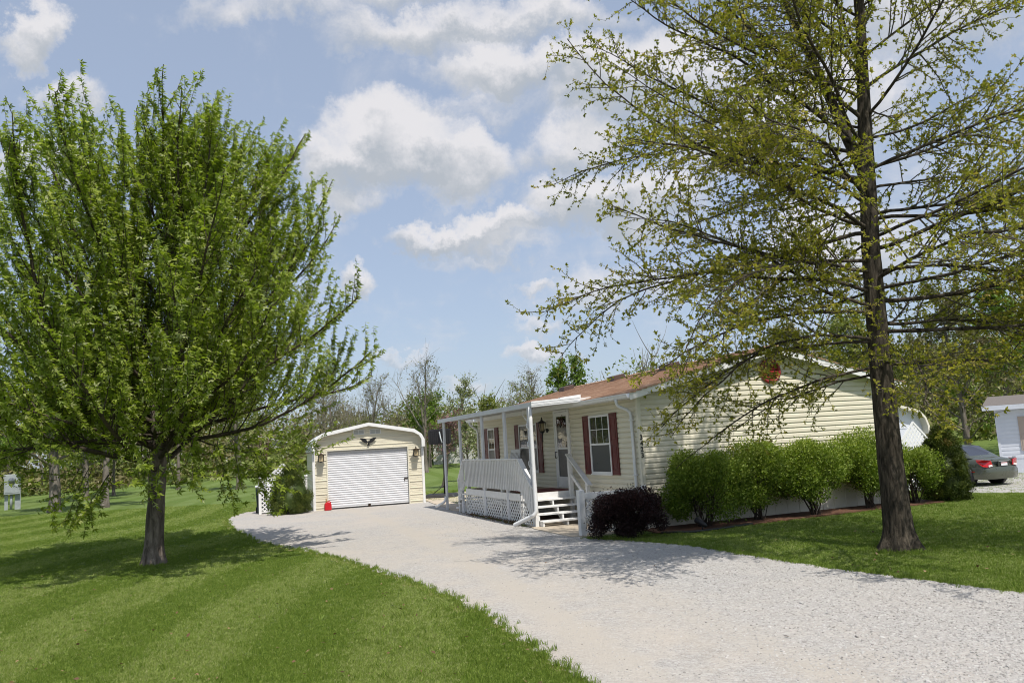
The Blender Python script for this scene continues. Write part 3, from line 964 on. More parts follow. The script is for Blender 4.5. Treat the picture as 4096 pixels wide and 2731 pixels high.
MB().box(-0.030, -0.027, dy0 + 0.11, dy1 - 0.11, 1.91, dz1 - 0.13).build('upper_pane', M['glass'], door)
MB().box(-0.028, -0.025, dy0 + 0.11, dy1 - 0.11, dz0 + 0.31, 1.86).build('lower_pane', M['screen'], door)
MB().tube([(-0.05, dy1 - 0.06, 1.78), (-0.10, dy1 - 0.06, 1.80), (-0.11, dy1 - 0.06, 1.70), (-0.10, dy1 - 0.06, 1.62), (-0.05, dy1 - 0.06, 1.64)], 0.014, 6).build('door_handle', M['black'], door)

# round red louvred vent in the gable
vc = (PEAKX - 0.01, -0.012, 3.50)
rr = 0.315
vs, fs = [], []
N = 40
rings = [(rr, 0.0), (rr, -0.035), (rr - 0.02, -0.055), (rr - 0.06, -0.055), (rr - 0.075, -0.03), (rr - 0.075, 0.0)]
for (r_, d_) in rings:
    for k in range(N):
        a = 2 * math.pi * k / N
        vs.append((vc[0] + r_ * math.cos(a), vc[1] + d_, vc[2] + r_ * math.sin(a)))
for i in range(len(rings) - 1):
    for k in range(N):
        fs.append((i * N + k, i * N + (k + 1) % N, (i + 1) * N + (k + 1) % N, (i + 1) * N + k))
gv = MB().raw(vs, fs, True).build('gable_vent', M['red'], home)
MB().raw([(vc[0] + (rr - .06) * math.cos(2 * math.pi * k / N), vc[1] - 0.004, vc[2] + (rr - .06) * math.sin(2 * math.pi * k / N)) for k in range(N)], [tuple(range(N))]).build('vent_back', M['maroon'], gv)
for k in range(-3, 4):
    zz = vc[2] + k * 0.068
    half = math.sqrt(max(0.0, (rr - 0.07) ** 2 - (k * 0.068) ** 2))
    if half > 0.05:
        MB().prism([(vc[0] - half, vc[1] - 0.052, zz - 0.034), (vc[0] - half, vc[1] - 0.046, zz - 0.040), (vc[0] - half, vc[1] - 0.006, zz + 0.012), (vc[0] - half, vc[1] - 0.012, zz + 0.018)], (2 * half, 0, 0)).build('louvre', M['red'], gv)

# house number down the corner trim: 3 4 2 3
for k, ch in enumerate('3423'):
    cu = bpy.data.curves.new('house_number_digit', 'FONT')
    cu.body = ch; cu.size = 0.15; cu.extrude = 0.006; cu.align_x = 'CENTER'; cu.align_y = 'CENTER'; cu.offset = 0.003
    cu.materials.append(M['black'])
    tmp = bpy.data.objects.new('tmp_digit', cu)
    me = bpy.data.meshes.new_from_object(tmp)
    bpy.data.objects.remove(tmp)
    o = bpy.data.objects.new('house_number_digit', me)
    COL.objects.link(o); o.parent = home
    o.location = (0.018, -0.040, 2.06 - k * 0.135); o.rotation_euler = (math.pi / 2, 0, 0)

# ------------------------------------------------------------------ porch: awning, deck, steps
PX = -1.66
awn = empty('porch_awning', K_, YAW, 'white aluminium porch awning on paired posts along the house', 'awning')
za, zb = 3.075, 3.17
MB().prism([(PX - 0.03, 2.30, za), (-0.02, 2.30, zb), (-0.02, 2.30, zb - 0.07), (PX - 0.03, 2.30, za - 0.06)], (0, 8.86, 0)).build('roof_pan', M['soffit'], awn)
MB().prism([(PX - 0.05, 2.26, za + 0.02), (PX - 0.05, 2.26, za - 0.105), (PX - 0.02, 2.26, za - 0.105), (PX - 0.02, 2.26, za + 0.02)], (0, 8.92, 0)).build('front_fascia', M['grey_metal'], awn)
# rolled end fascia with two grooves
mb = MB()
ep = [(0, 0.030), (-0.03, 0.028), (-0.034, -0.008), (-0.018, -0.014), (-0.018, -0.024), (-0.034, -0.03), (-0.034, -0.070), (-0.018, -0.076), (-0.018, -0.086), (-0.032, -0.092), (-0.030, -0.112), (0, -0.112)]
vs = []
for xx, zz in ((PX - 0.055, za), (-0.36, zb - 0.01)):
    vs += [(xx, 2.258 + a, zz + b) for a, b in ep]
nn = len(ep)
mb.raw(vs, [(i, (i + 1) % nn, nn + (i + 1) % nn, nn + i) for i in range(nn)] + [tuple(range(nn)), tuple(range(2 * nn - 1, nn - 1, -1))])
mb.build('end_fascia', M['white_metal'], awn)
MB().prism([(-0.9, 2.26, zb + 0.005), (-0.33, 2.26, zb + 0.07), (-0.33, 2.26, zb - 0.05), (-0.9, 2.26, zb - 0.07)], (0, 0.14, 0)).build('end_flashing', M['white_metal'], awn)
for y in np.arange(2.55, 11.1, 0.305):
    MB().prism([(PX, y, za - 0.062), (-0.04, y, zb - 0.072), (-0.04, y, zb - 0.092), (PX, y, za - 0.082)], (0, 0.05, 0)).build('pan_rib', M['soffit'], awn)
pm = MB()
pm.box(-0.028, 0.028, -0.072, -0.014, 0.0, 2.965); pm.box(-0.028, 0.028, 0.014, 0.072, 0.0, 2.965)
for zz in np.arange(0.25, 2.9, 0.45):
    pm.box(-0.010, 0.010, -0.013, 0.013, zz, zz + 0.07)
post_me = pm.mesh('post', M['grey_metal'])
for y in (10.62, 8.72, 6.42, 4.46, 2.62):
    inst(post_me, 'post', awn, (PX + 0.015, y, 0.0))
# awning downspout at the near post, with a ribbed outlet at the ground
dsp = MB().tube([(PX - 0.03, 2.40, za - 0.1), (PX - 0.035, 2.40, 2.6), (PX - 0.035, 2.38, 0.55), (PX - 0.04, 2.37, 0.42), (PX - 0.08, 2.40, 0.33), (PX - 0.16, 2.47, 0.28)], 0.05, 10).build('downspout', M['white_metal'], awn)
pts, rad = [], []
p0, p1 = Vector((PX - 0.14, 2.45, 0.29)), Vector((PX - 0.42, 2.95, 0.07))
for i in range(41):
    pts.append(p0.lerp(p1, i / 40)); rad.append(0.055 if i % 2 else 0.043)
MB().tube(pts, rad, 10).build('ribbed_outlet', M['white_metal'], dsp)
d2 = MB().tube([(PX - 0.03, 10.62, 0.45), (PX - 0.05, 10.62, 0.32), (PX - 0.12, 10.64, 0.24), (PX - 0.35, 10.80, 0.12)], 0.045, 8).build('ribbed_outlet', M['white_metal'], awn)

# deck
deck = empty('porch_deck', K_, YAW, 'white railed porch deck with lattice skirt beneath the awning', 'deck')
DZ = 0.78
DY0, DY1 = 3.50, 8.30
bd = MB().box(-0.067, 0.067, DY0, DY1, DZ - 0.03, DZ).mesh('deck_board', M['deck'])
for k in range(12):
    inst(bd, 'deck_board', deck, (-0.09 - k * 0.137, 0, 0))
MB().box(PX - 0.005, PX + 0.035, DY0, DY1, 0.605, DZ + 0.004).build('rim_board', M['white_wood'], deck)
MB().box(PX + 0.04, -0.02, DY0 - 0.03, DY0 + 0.01, 0.60, DZ - 0.002).build('rim_board', M['white_wood'], deck)
MB().box(PX + 0.04, -0.02, DY1 - 0.01, DY1 + 0.03, 0.60, DZ - 0.002).build('rim_board', M['white_wood'], deck)
for y in (3.55, 5.1, 6.7, 8.24):
    MB().box(PX + 0.04, PX + 0.13, y - 0.045, y + 0.045, 0.0, DZ + 0.12).build('deck_post', M['white_wood'], deck)
MB().box(PX - 0.065, PX + 0.07, 3.42, DY1 + 0.05, 1.665, 1.70).build('rail_cap', M['white_wood'], deck, bevel=0.006)
MB().box(PX - 0.02, PX + 0.02, 3.46, DY1, 1.57, 1.66).build('rail_board', M['white_wood'], deck)
MB().box(PX - 0.012, PX + 0.026, 3.46, DY1, 0.915, 0.985).build('rail_board', M['white_wood'], deck)
bal = MB().box(-0.019, 0.019, -0.019, 0.019, 0, 0.795).mesh('baluster', M['white_wood'])
y = 3.50
while y < 8.30:
    inst(bal, 'baluster', deck, (PX - 0.041, y, 0.865), (0, 0, random.uniform(-.04, .04)))
    y += 0.138


# sloping rails down both flights
def slope_rail(ya, za_, yb, zb_, n, x, par):
    MB().bar((x + 0.0, ya, za_ - 0.018), (x, yb, zb_ - 0.018), 0.135, 0.036).build('sloping_rail_cap', M['white_wood'], par, bevel=0.005)
    MB().bar((x, ya, za_ - 0.08), (x, yb, zb_ - 0.08), 0.04, 0.085).build('rail_board', M['white_wood'], par)
    MB().bar((x, ya, za_ - 0.72), (x, yb, zb_ - 0.60), 0.04, 0.085).build('rail_board', M['white_wood'], par)
    for k in range(n):
        s = (k + 0.5) / n
        yy = ya + (yb - ya) * s; zz = za_ + (zb_ - za_) * s
        MB().box(x - 0.06, x - 0.022, yy - 0.019, yy + 0.019, max(0.12, zz - 0.80), zz - 0.04).build('baluster', M['white_wood'], par)


slope_rail(3.44, 1.70, 2.56, 0.98, 8, PX, deck)
slope_rail(8.34, 1.70, 9.05, 1.02, 6, PX, deck)
MB().box(PX - 0.02, PX + 0.07, 2.50, 2.59, 0.0, 1.05).build('newel_post', M['white_wood'], deck, bevel=0.005)
MB().box(PX - 0.02, PX + 0.07, 9.05, 9.14, 0.0, 1.05).build('newel_post', M['white_wood'], deck, bevel=0.005)


# lattice: crossed slats, each a slat of its own, clipped to a polygon-free rectangle
def lattice(parent, origin, ux, width, height, step=0.125, sw=0.036, th=0.008, nrm=None, mat=None, top=None):
    """slats in the plane origin + s*ux + t*Z; 'top' optionally gives the height limit at s"""
    ux = Vector(ux).normalized(); nrm = Vector(nrm).normalized()
    org = Vector(origin)
    mat = mat or M['white_wood']
    for layer, sgn in ((0, 1), (1, -1)):
        c = -height if sgn > 0 else 0.0
        end = width if sgn > 0 else width + height
        while c < end:
            # line: s = c + sgn*t
            t0, t1 = 0.0, height
            if sgn > 0:
                t0 = max(t0, -c); t1 = min(t1, width - c)
            else:
                t0 = max(t0, c - width); t1 = min(t1, c)
            if top is not None:
                steps = np.linspace(t0, t1, 40)
                ok = [t for t in steps if t <= top(c + sgn * t)]
                if len(ok) < 2:
                    c += step * 1.4142
                    continue
                t0, t1 = ok[0], ok[-1]
            if t1 - t0 > 0.03:
                p = org + ux * (c + sgn * t0) + Vector((0, 0, t0)) + nrm * (layer * th)
                q_ = org + ux * (c + sgn * t1) + Vector((0, 0, t1)) + nrm * (layer * th)
                MB().bar(p, q_, th * 0.96, sw, nrm.cross((q_ - p).normalized())).build('lattice_slat', mat, parent)
            c += step * 1.4142


latt = MB().box(PX + 0.005, PX + 0.025, DY0, DY1, 0.03, 0.055).build('lattice_panel', M['white_wood'], deck)
for y in (3.53, 5.02, 6.55, 8.27):
    MB().box(PX - 0.012, PX - 0.0, y - 0.03, y + 0.03, 0.03, 0.60).build('lattice_batten', M['white_wood'], deck)
lattice(latt, (PX + 0.012, DY0, 0.04), (0, 1, 0), DY1 - DY0, 0.57, step=0.115, sw=0.038, nrm=(1, 0, 0))
latt2 = MB().box(PX + 0.005, PX + 0.025, 2.62, 3.42, 0.03, 0.05).build('lattice_panel', M['white_wood'], deck)
lattice(latt2, (PX + 0.012, 2.62, 0.04), (0, 1, 0), 0.8, 0.45, step=0.115, sw=0.038, nrm=(1, 0, 0))
MB().box(PX + 0.25, -0.1, 3.62, 8.2, 0.005, 0.03).build('shade_sheet', M['mulch'], deck)  # dark sheet added under the deck to deepen the shade behind the lattice

# near steps, open risers
steps = empty('porch_steps', K_, YAW, 'white wooden steps with open risers up to the porch', 'steps')
SX0, SX1 = PX + 0.09, -0.20
for k in range(4):
    zt = DZ - (k + 1) * 0.155
    y1 = DY0 - 0.03 - k * 0.29
    MB().box(SX0, SX1, y1 - 0.30, y1, zt - 0.04, zt).build('tread', M['white_wood'], steps, bevel=0.004)


def stringer(x):
    p = [(DY0 - 0.04, 0.58), (DY0 - 0.04, DZ - 0.20)]
    for k in range(4):
        zt = DZ - (k + 1) * 0.155 - 0.042
        y1 = DY0 - 0.03 - k * 0.29
        p += [(y1 - (0.012 if k == 0 else 0.0), zt), (y1 - 0.285, zt)]
    p += [(DY0 - 0.03 - 4 * 0.29 + 0.005, 0.0), (DY0 - 0.03 - 4 * 0.29 + 0.20, 0.0)]
    MB().prism([(x - 0.02, a, b) for a, b in p], (0.04, 0, 0)).build('stringer', M['white_wood'], steps)


for x in (SX0 + 0.03, (SX0 + SX1) / 2, SX1 - 0.03):
    stringer(x)
MB().box(SX1 - 0.10, SX1 + 0.0, DY0 - 0.16, DY0 - 0.05, 0.0, 1.66).build('handrail_post', M['white_wood'], steps)
MB().box(SX1 - 0.095, SX1 - 0.005, DY0 - 1.16, DY0 - 1.07, 0.0, 1.00).build('handrail_post', M['white_wood'], steps)
MB().bar((SX1 - 0.05, DY0 + 0.0, 1.73), (SX1 - 0.05, DY0 - 1.26, 0.94), 0.14, 0.036).build('handrail', M['white_wood'], steps, bevel=0.005)
MB().bar((SX1 - 0.05, DY0 - 0.10, 1.22), (SX1 - 0.05, DY0 - 1.12, 0.56), 0.04, 0.085).build('lower_rail', M['white_wood'], steps)
# far steps at the other end of the deck
fst = empty('porch_steps', K_, YAW, 'small white steps at the far end of the porch deck', 'steps')
for k in range(4):
    zt = DZ - (k + 1) * 0.155
    y1 = DY1 + 0.04 + k * 0.25
    MB().box(SX0 - 0.14, SX1, y1, y1 + 0.27, zt - 0.04, zt).build('tread', M['white_wood'], fst)
for x in (SX0 + 0.03, SX1 - 0.03):
    MB().prism([(x, DY1 + 0.04, 0.0), (x, DY1 + 0.04, 0.55), (x, DY1 + 1.02, 0.10), (x, DY1 + 1.02, 0.0)], (0.04, 0, 0)).build('stringer', M['white_wood'], fst)

rug = MB().box(-1.45, -0.15, 3.62, 4.9, DZ + 0.002, DZ + 0.014).build('porch_rug', M['mat'])
rug.location = K_; rug.rotation_euler = (0, 0, YAW)
tag(rug, 'dark red rug on the porch deck before the storm door', 'rug')

# white lattice fence from the post by the steps to the house corner
fen = empty('lattice_fence', K_, YAW, 'low white lattice fence between the steps and the barberry', 'fence')
MB().box(-1.66, -1.52, -0.07, 0.07, 0.0, 0.99).build('post', M['white_wood'], fen, bevel=0.01)
MB().box(-0.10, 0.0, -0.135, -0.035, 0.0, 0.99).build('post', M['white_wood'], fen, bevel=0.01)
MB().box(-1.52, -0.10, -0.055, -0.015, 0.79, 0.93).build('rail', M['white_wood'], fen, bevel=0.006)
MB().box(-1.52, -0.10, -0.055, -0.015, 0.06, 0.13).build('rail', M['white_wood'], fen, bevel=0.006)
lattice(fen, (-1.52, -0.030, 0.13), (1, 0, 0), 1.42, 0.66, step=0.165, sw=0.05, th=0.01, nrm=(0, 1, 0))


# wall lanterns
def lantern(loc, rz, label, s=1.0, tail=True):
    e = empty('wall_lantern', loc, rz, label, 'lantern', 'carriage lanterns')
    # local: wall plane at y=0, lantern stands out to -y
    MB().lathe([(0.001, -.06), (0.055, -.055), (0.06, 0), (0.055, .055), (0.001, .06)], 12).build('back_plate', M['black'], e).rotation_euler = (math.pi / 2, 0, 0)
    MB().tube([(0, 0, 0.0), (0, -0.08, 0.03), (0, -0.15 * s, 0.02), (0, -0.16 * s, -0.03)], 0.014, 6).build('arm', M['black'], e)
    c = (0, -0.16 * s, 0.10)
    w0, w1, h = 0.052 * s, 0.082 * s, 0.20 * s
    if tail:
        cage = MB()
        for k in range(4):
            a = math.pi / 4 + k * math.pi / 2
            cage.tube([(c[0] + w0 * 1.3 * math.cos(a), c[1] + w0 * 1.3 * math.sin(a), c[2] - h / 2), (c[0] + w1 * 1.3 * math.cos(a), c[1] + w1 * 1.3 * math.sin(a), c[2] + h / 2)], 0.009, 4)
        cage.build('cage', M['black'], e)
        MB().lathe([(w0 * .9, -h / 2), (w1 * .95, h / 2)], 4, c).build('glass', M['lamp_glass'], e).rotation_euler = (0, 0, 0)
        MB().lathe([(w1 * 1.45, h / 2), (w1 * 1.4, h / 2 + .02), (w1 * .75, h / 2 + .06), (.03, h / 2 + .08), (.035, h / 2 + .11), (.012, h / 2 + .13), (.02, h / 2 + .15), (.003, h / 2 + .18)], 10, c).build('cap', M['black'], e)
        MB().lathe([(.004, -h / 2 - .32), (.018, -h / 2 - .30), (.012, -h / 2 - .24), (.02, -h / 2 - .12), (.03, -h / 2 - .06), (w0 * 1.35, -h / 2 - .02), (w0 * 1.35, -h / 2)], 10, c).build('tail', M['black'], e)
    else:
        cage = MB()
        for sx in (-1, 1):
            for sy in (-1, 1):
                cage.box(c[0] + sx * w1 - .012, c[0] + sx * w1 + .012, c[1] + sy * w1 - .012, c[1] + sy * w1 + .012, c[2] - h / 2, c[2] + h / 2)
        cage.box(c[0] - w1 - .014, c[0] + w1 + .014, c[1] - w1 - .014, c[1] + w1 + .014, c[2] - h / 2 - .02, c[2] - h / 2)
        cage.build('cage', M['black'], e)
        MB().box(c[0] - w1 * .82, c[0] + w1 * .82, c[1] - w1 * .82, c[1] + w1 * .82, c[2] - h / 2, c[2] + h / 2).build('glass', M['lamp_glass'], e)
        MB().lathe([(w1 * 2.0, h / 2), (w1 * 1.9, h / 2 + .015), (w1 * .6, h / 2 + .06), (.02, h / 2 + .075), (.02, h / 2 + .1), (.03, h / 2 + .12), (.003, h / 2 + .15)], 4, c).build('cap', M['bronze'], e).rotation_euler = (0, 0, 0)
    return e


lantern(hw(-0.0, 5.30, 2.42), YAW - math.pi / 2, 'black carriage lantern with long finial beside the storm door', 1.15)

# wreath of dried flowers at the top of the storm door
r_ = random.Random(5)
mb = MB()
for k in range(130):
    a = r_.uniform(0.05, 1.0) * math.pi
    rad_ = r_.gauss(0.20, 0.04)
    cx, cz = dy0 + 0.45 + rad_ * 1.15 * math.cos(a), 2.44 + rad_ * 1.25 * math.sin(a)
    n0 = Vector((-1, r_.uniform(-.6, .6), r_.uniform(-.6, .6))).normalized()
    t1 = n0.orthogonal().normalized(); t2 = n0.cross(t1)
    s_ = r_.uniform(0.025, 0.05)
    c0 = Vector((-0.055 - r_.uniform(0, .03), cx, cz))
    mb.raw([c0, c0 + t1 * s_ + n0 * .01, c0 + t1 * s_ * .6 + t2 * s_, c0 + t2 * s_ * .9 + n0 * .012], [(0, 1, 2, 3)])
wr = mb.build('door_wreath', M['wreath'])
wr.location = K_; wr.rotation_euler = (0, 0, YAW)
tag(wr, 'brown dried flower swag hanging on the storm door', 'wreath')

# white wooden rocking chair on the deck, between the two left windows
rk = empty('rocking_chair', hw(-0.62, 7.55, DZ), YAW - math.pi / 2 + 0.15, 'white slatted wooden rocking chair on the porch deck', 'chair')
MB().box(-0.27, 0.27, -0.26, 0.24, 0.40, 0.43).build('seat', M['white_wood'], rk, bevel=0.005)
for k in range(6):
    x = -0.20 + k * 0.08
    MB().bar((x, 0.24, 0.43), (x * 1.05, 0.46, 1.06), 0.05, 0.014, (0, 1, 0)).build('back_slat', M['white_wood'], rk)
MB().bar((-0.29, 0.46, 1.09), (0.29, 0.46, 1.09), 0.03, 0.10, (0, 0, 1)).build('top_rail', M['white_wood'], rk)
for s in (-1, 1):
    MB().bar((s * 0.28, 0.24, 0.06), (s * 0.28, 0.48, 1.14), 0.04, 0.04, (0, 1, 0)).build('back_post', M['white_wood'], rk)
    MB().bar((s * 0.28, -0.24, 0.06), (s * 0.28, -0.24, 0.64), 0.04, 0.04, (0, 1, 0)).build('front_leg', M['white_wood'], rk)
    MB().bar((s * 0.29, -0.30, 0.655), (s * 0.29, 0.33, 0.655), 0.07, 0.025).build('arm', M['white_wood'], rk)
    pts = [(s * 0.28, -0.42 + 1.0 * i / 10, 0.02 + 0.10 * ((i - 5) / 5) ** 2) for i in range(11)]
    MB().tube(pts, 0.022, 6).build('rocker', M['white_wood'], rk)

# string of white lights wound round the near porch post
pts = []
for i in range(150):
    s = i / 149
    a = s * 9 * math.pi
    rr_ = 0.075 + 0.03 * math.sin(i * 1.7)
    pts.append((PX + 0.015 + 0.055 * math.cos(a) - 0.02, 2.62 + rr_ * math.sin(a), 2.75 - 2.2 * s + 0.03 * math.sin(i)))
pts = [(PX + 0.05, 3.1, 2.93), (PX + 0.05, 3.12, 2.80), (PX + 0.06, 2.95, 2.68), (PX + 0.03, 2.75, 2.66)] + pts
sl_ = MB().tube(pts, 0.011, 5).build('light_cord', M['white'])
sl_.location = K_; sl_.rotation_euler = (0, 0, YAW)
tag(sl_, 'white string light cord wound down the near porch post', 'cord')

# ------------------------------------------------------------------ garage
GA = R(17)
GO = Vector((-7.93, 30.65, 0))
W_, D_ = 4.28, 6.2
GZ_ = 0.965
gar = empty('garage', GO, GA, 'cream ribbed metal garage with white roll-up door and rounded eaves', 'garage')


def gprof(o=0.0):
    """outline of the roof, left eave to right eave, o = outward offset"""
    hs = [(0.0 - o, 2.30), (0.0 - o, 2.60), (0.10 - o * .8, 2.80 + o * .4), (0.36 - o * .4, 2.98 + o), (W_ / 2, 3.33 + o)]
    return hs + [(W_ - x, z) for x, z in reversed(hs[:-1])]


gar.scale = (1, 1, GZ_)
dx0, dx1, dzt = 0.54, 3.66, 2.32     # door opening
pr = gprof()


def gtop(x):
    for (xa, za_), (xb, zb_) in zip(pr[:-1], pr[1:]):
        if xa <= x <= xb and xb > xa:
            return za_ + (zb_ - za_) * (x - xa) / (xb - xa)
    return 2.3


fw = MB()
fw.box(0.0, dx0, 0.0, 0.05, 0, 2.32); fw.box(dx1, W_, 0.0, 0.05, 0, 2.32)
fw.prism([(x, 0.0, z) for x, z in ([(0, 2.32)] + pr[1:-1] + [(W_, 2.32)])], (0, 0.05, 0))
front = fw.build('front_wall', M['cream'], gar)
# horizontal ribs of the sheet metal: a bold one every 0.265 m, finer ones between
def rib(parent, xa, xb, z, h, d):
    MB().prism([(xa, 0.0, z), (xa, -d, z + h * .25), (xa, -d, z + h * .75), (xa, 0.0, z + h)], (xb - xa, 0, 0)).build('wall_rib', M['cream'], parent)


z = 0.09
while z < 3.2:
    def seg(zz, h, d):
        if zz + h < dzt:
            rib(front, 0.07, dx0 - 0.045, zz, h, d); rib(front, dx1 + 0.045, W_ - 0.07, zz, h, d)
        else:
            # clip to the gable outline
            xs = [x for x in np.linspace(0.02, W_ / 2, 120) if gtop(x) > zz + h + 0.09]
            if xs and zz > dzt + 0.04 and not (2.88 < zz + h < 3.2 and False):
                xa = max(xs[0], 0.07)
                if 2.90 < zz + h and zz < 3.13:
                    for (s0, s1) in ((xa, W_ / 2 - 0.63), (W_ / 2 + 0.63, W_ - xa), (W_ / 2 - 0.1, W_ / 2 + 0.1)):
                        if s1 - s0 > 0.1: rib(front, s0, s1, zz, h, d)
                else:
                    rib(front, xa, W_ - xa, zz, h, d)
    seg(z, 0.035, 0.022)
    seg(z + 0.095, 0.014, 0.007)
    seg(z + 0.165, 0.014, 0.007)
    z += 0.265
# side and rear walls
MB().box(0.0, 0.05, 0.051, D_, 0, 2.32).build('side_wall', M['cream'], gar)
for z in np.arange(0.09, 2.3, 0.265):
    MB().prism([(0.0, 0.08, z), (-0.022, 0.08, z + .009), (-0.022, 0.08, z + .026), (0.0, 0.08, z + .035)], (0, D_ - .1, 0)).build('wall_rib', M['cream'], gar)
MB().box(W_ - 0.05, W_, 0.051, D_, 0, 2.32).build('side_wall', M['cream'], gar)
MB().prism([(x, D_, z) for x, z in ([(0.0, 0)] + [(0, 2.3)] + pr[1:-1] + [(W_, 2.3), (W_, 0)])], (0, -0.05, 0)).build('rear_wall', M['cream'], gar)
# roof shell
po, pi_ = gprof(0.045), gprof(0.012)
vs, fs = [], []
for yv in (-0.20, D_ + 0.2):
    vs += [(x, yv, z) for x, z in po] + [(x, yv, z) for x, z in pi_]
n9 = len(po)
for i in range(n9 - 1):
    fs += [(i, i + 1, 2 * n9 + i + 1, 2 * n9 + i), (n9 + i, 3 * n9 + i, 3 * n9 + i + 1, n9 + i + 1), (i, n9 + i, n9 + i + 1, i + 1), (2 * n9 + i, 2 * n9 + i + 1, 3 * n9 + i + 1, 3 * n9 + i)]
fs += [(0, 2 * n9, 3 * n9, n9), (n9 - 1, 2 * n9 - 1, 4 * n9 - 1, 3 * n9 - 1)]
groof = MB().raw(vs, fs).build('roof', M['white_metal'], gar)
# white front trim band following the eave
pt, pb = gprof(0.055), gprof(-0.075)
vs = []
for yv in (-0.235, -0.203):
    vs += [(x, yv, z) for x, z in pt] + [(x, yv, z) for x, z in pb]
fs = []
for i in range(n9 - 1):
    fs += [(i, i + 1, n9 + i + 1, n9 + i), (2 * n9 + i, 3 * n9 + i, 3 * n9 + i + 1, 2 * n9 + i + 1), (i, 2 * n9 + i, 2 * n9 + i + 1, i + 1), (n9 + i, n9 + i + 1, 3 * n9 + i + 1, 3 * n9 + i)]
fs += [(0, n9, 3 * n9, 2 * n9), (n9 - 1, 3 * n9 - 1, 4 * n9 - 1, 2 * n9 - 1)]
MB().raw(vs, fs).build('eave_trim', M['white'], groof)
MB().box(-0.03, 0.065, -0.03, 0.06, 0, 2.36).build('corner_trim', M['white'], gar)
MB().box(W_ - 0.065, W_ + 0.03, -0.03, 0.06, 0, 2.36).build('corner_trim', M['white'], gar)
jm = MB()
jm.box(dx0 - 0.04, dx0, -0.028, 0.09, 0, dzt); jm.box(dx1, dx1 + 0.04, -0.028, 0.09, 0, dzt); jm.box(dx0 - 0.04, dx1 + 0.04, -0.03, 0.09, dzt, dzt + 0.04)
jm.build('door_jamb', M['cream_trim'], gar)
# roll-up door: each slat its own curved strip
rd = MB().box(dx0 + 0.002, dx1 - 0.002, 0.10, 0.12, 0.09, dzt - 0.001).build('roll_up_door', M['green_door'], gar)
vs = []
sprof = [(0.0, 0.0), (0.014, -0.010), (0.030, -0.022), (0.058, -0.022), (0.074, -0.010), (0.0885, 0.0)]
for h, dd in sprof:
    vs += [(dx0 + 0.003, 0.098 + dd, h), (dx1 - 0.003, 0.098 + dd, h)]
slat_me = MB().raw(vs, [(2 * i, 2 * i + 1, 2 * i + 3, 2 * i + 2) for i in range(5)]).mesh('door_slat', M['green_door'])
z = 0.10
while z < dzt - 0.03:
    inst(slat_me, 'door_slat', rd, (0, 0, z)); z += 0.0885
MB().box(dx0 + .003, dx1 - .003, 0.07, 0.115, 0.065, 0.099).build('bottom_bar', M['white_metal'], rd)
MB().box(dx0 + .003, dx1 - .003, 0.068, 0.11, 0.0, 0.065).build('bottom_seal', M['black_plastic'], rd)
MB().box((dx0 + dx1) / 2 - .05, (dx0 + dx1) / 2 + .05, 0.045, 0.07, 0.02, 0.13).build('lift_handle', M['bronze'], rd)
lk = MB(); lk.box(dx1 - .16, dx1 - .01, 0.05, 0.075, 1.03, 1.065); lk.box(dx1 - .16, dx1 - .13, 0.05, 0.075, 0.95, 1.03)
lk.build('slide_latch', M['bronze'], rd)
# two small sliding windows in the gable
for xc in (W_ / 2 - 0.37, W_ / 2 + 0.27):
    f_ = MB()
    x0, x1, z0, z1 = xc - 0.215, xc + 0.215, 2.915, 3.125
    f_.box(x0, x1, -0.03, 0.0, z0, z0 + .022); f_.box(x0, x1, -0.03, 0.0, z1 - .022, z1)
    f_.box(x0, x0 + .022, -0.03, 0.0, z0 + .022, z1 - .022); f_.box(x1 - .022, x1, -0.03, 0.0, z0 + .022, z1 - .022)
    gw = f_.build('window', M['white'], gar)
    MB().box(xc - .009, xc + .009, -0.029, 0.0, z0 + .022, z1 - .022).build('mullion', M['white'], gw)
    MB().box(x0 + .022, xc - .009, -0.018, -0.001, z0 + .022, z1 - .022).build('pane', M['blind'], gw)
    MB().box(xc + .009, x1 - .022, -0.014, -0.001, z0 + .022, z1 - .022).build('pane', M['blind'], gw)


def gl(x, y, z=0.0):
    return GO + Vector((math.cos(GA), math.sin(GA), 0)) * x + Vector((-math.sin(GA), math.cos(GA), 0)) * y + Vector((0, 0, z))


lantern(gl(0.29, -0.02, 1.88), GA, 'black box lantern left of the garage door, half under the maple leaves', 1.15, tail=False)
lantern(gl(W_ - 0.31, -0.02, 1.88), GA, 'black box lantern on the right side of the garage door', 1.15, tail=False)

# black spread eagle over the door
eg = empty('eagle_emblem', gl(W_ / 2 - 0.02, -0.04, 2.53), GA, 'black spread-winged eagle ornament above the garage door', 'ornament')
wing = [(0.02, -0.02), (0.06, 0.06), (0.12, 0.12), (0.20, 0.145), (0.33, 0.14), (0.30, 0.10), (0.25, 0.04), (0.19, -0.01), (0.12, -0.05), (0.06, -0.07)]
for s in (-1, 1):
    MB().prism([(s * x, -0.015 - 0.06 * x, z + 0.0) for x, z in wing], (0, -0.014, 0)).build('wing', M['black'], eg)
MB().lathe([(0.002, -0.13), (0.028, -0.10), (0.04, -0.04), (0.032, 0.0), (0.014, 0.03), (0.002, 0.045)], 10).build('body', M['black'], eg).location = (0.01, -0.045, 0)
MB().prism([(-0.05, -0.03, -0.15), (0.055, -0.03, -0.16), (0.03, -0.03, -0.08), (-0.025, -0.03, -0.08)], (0, -0.012, 0)).build('tail', M['black'], eg)

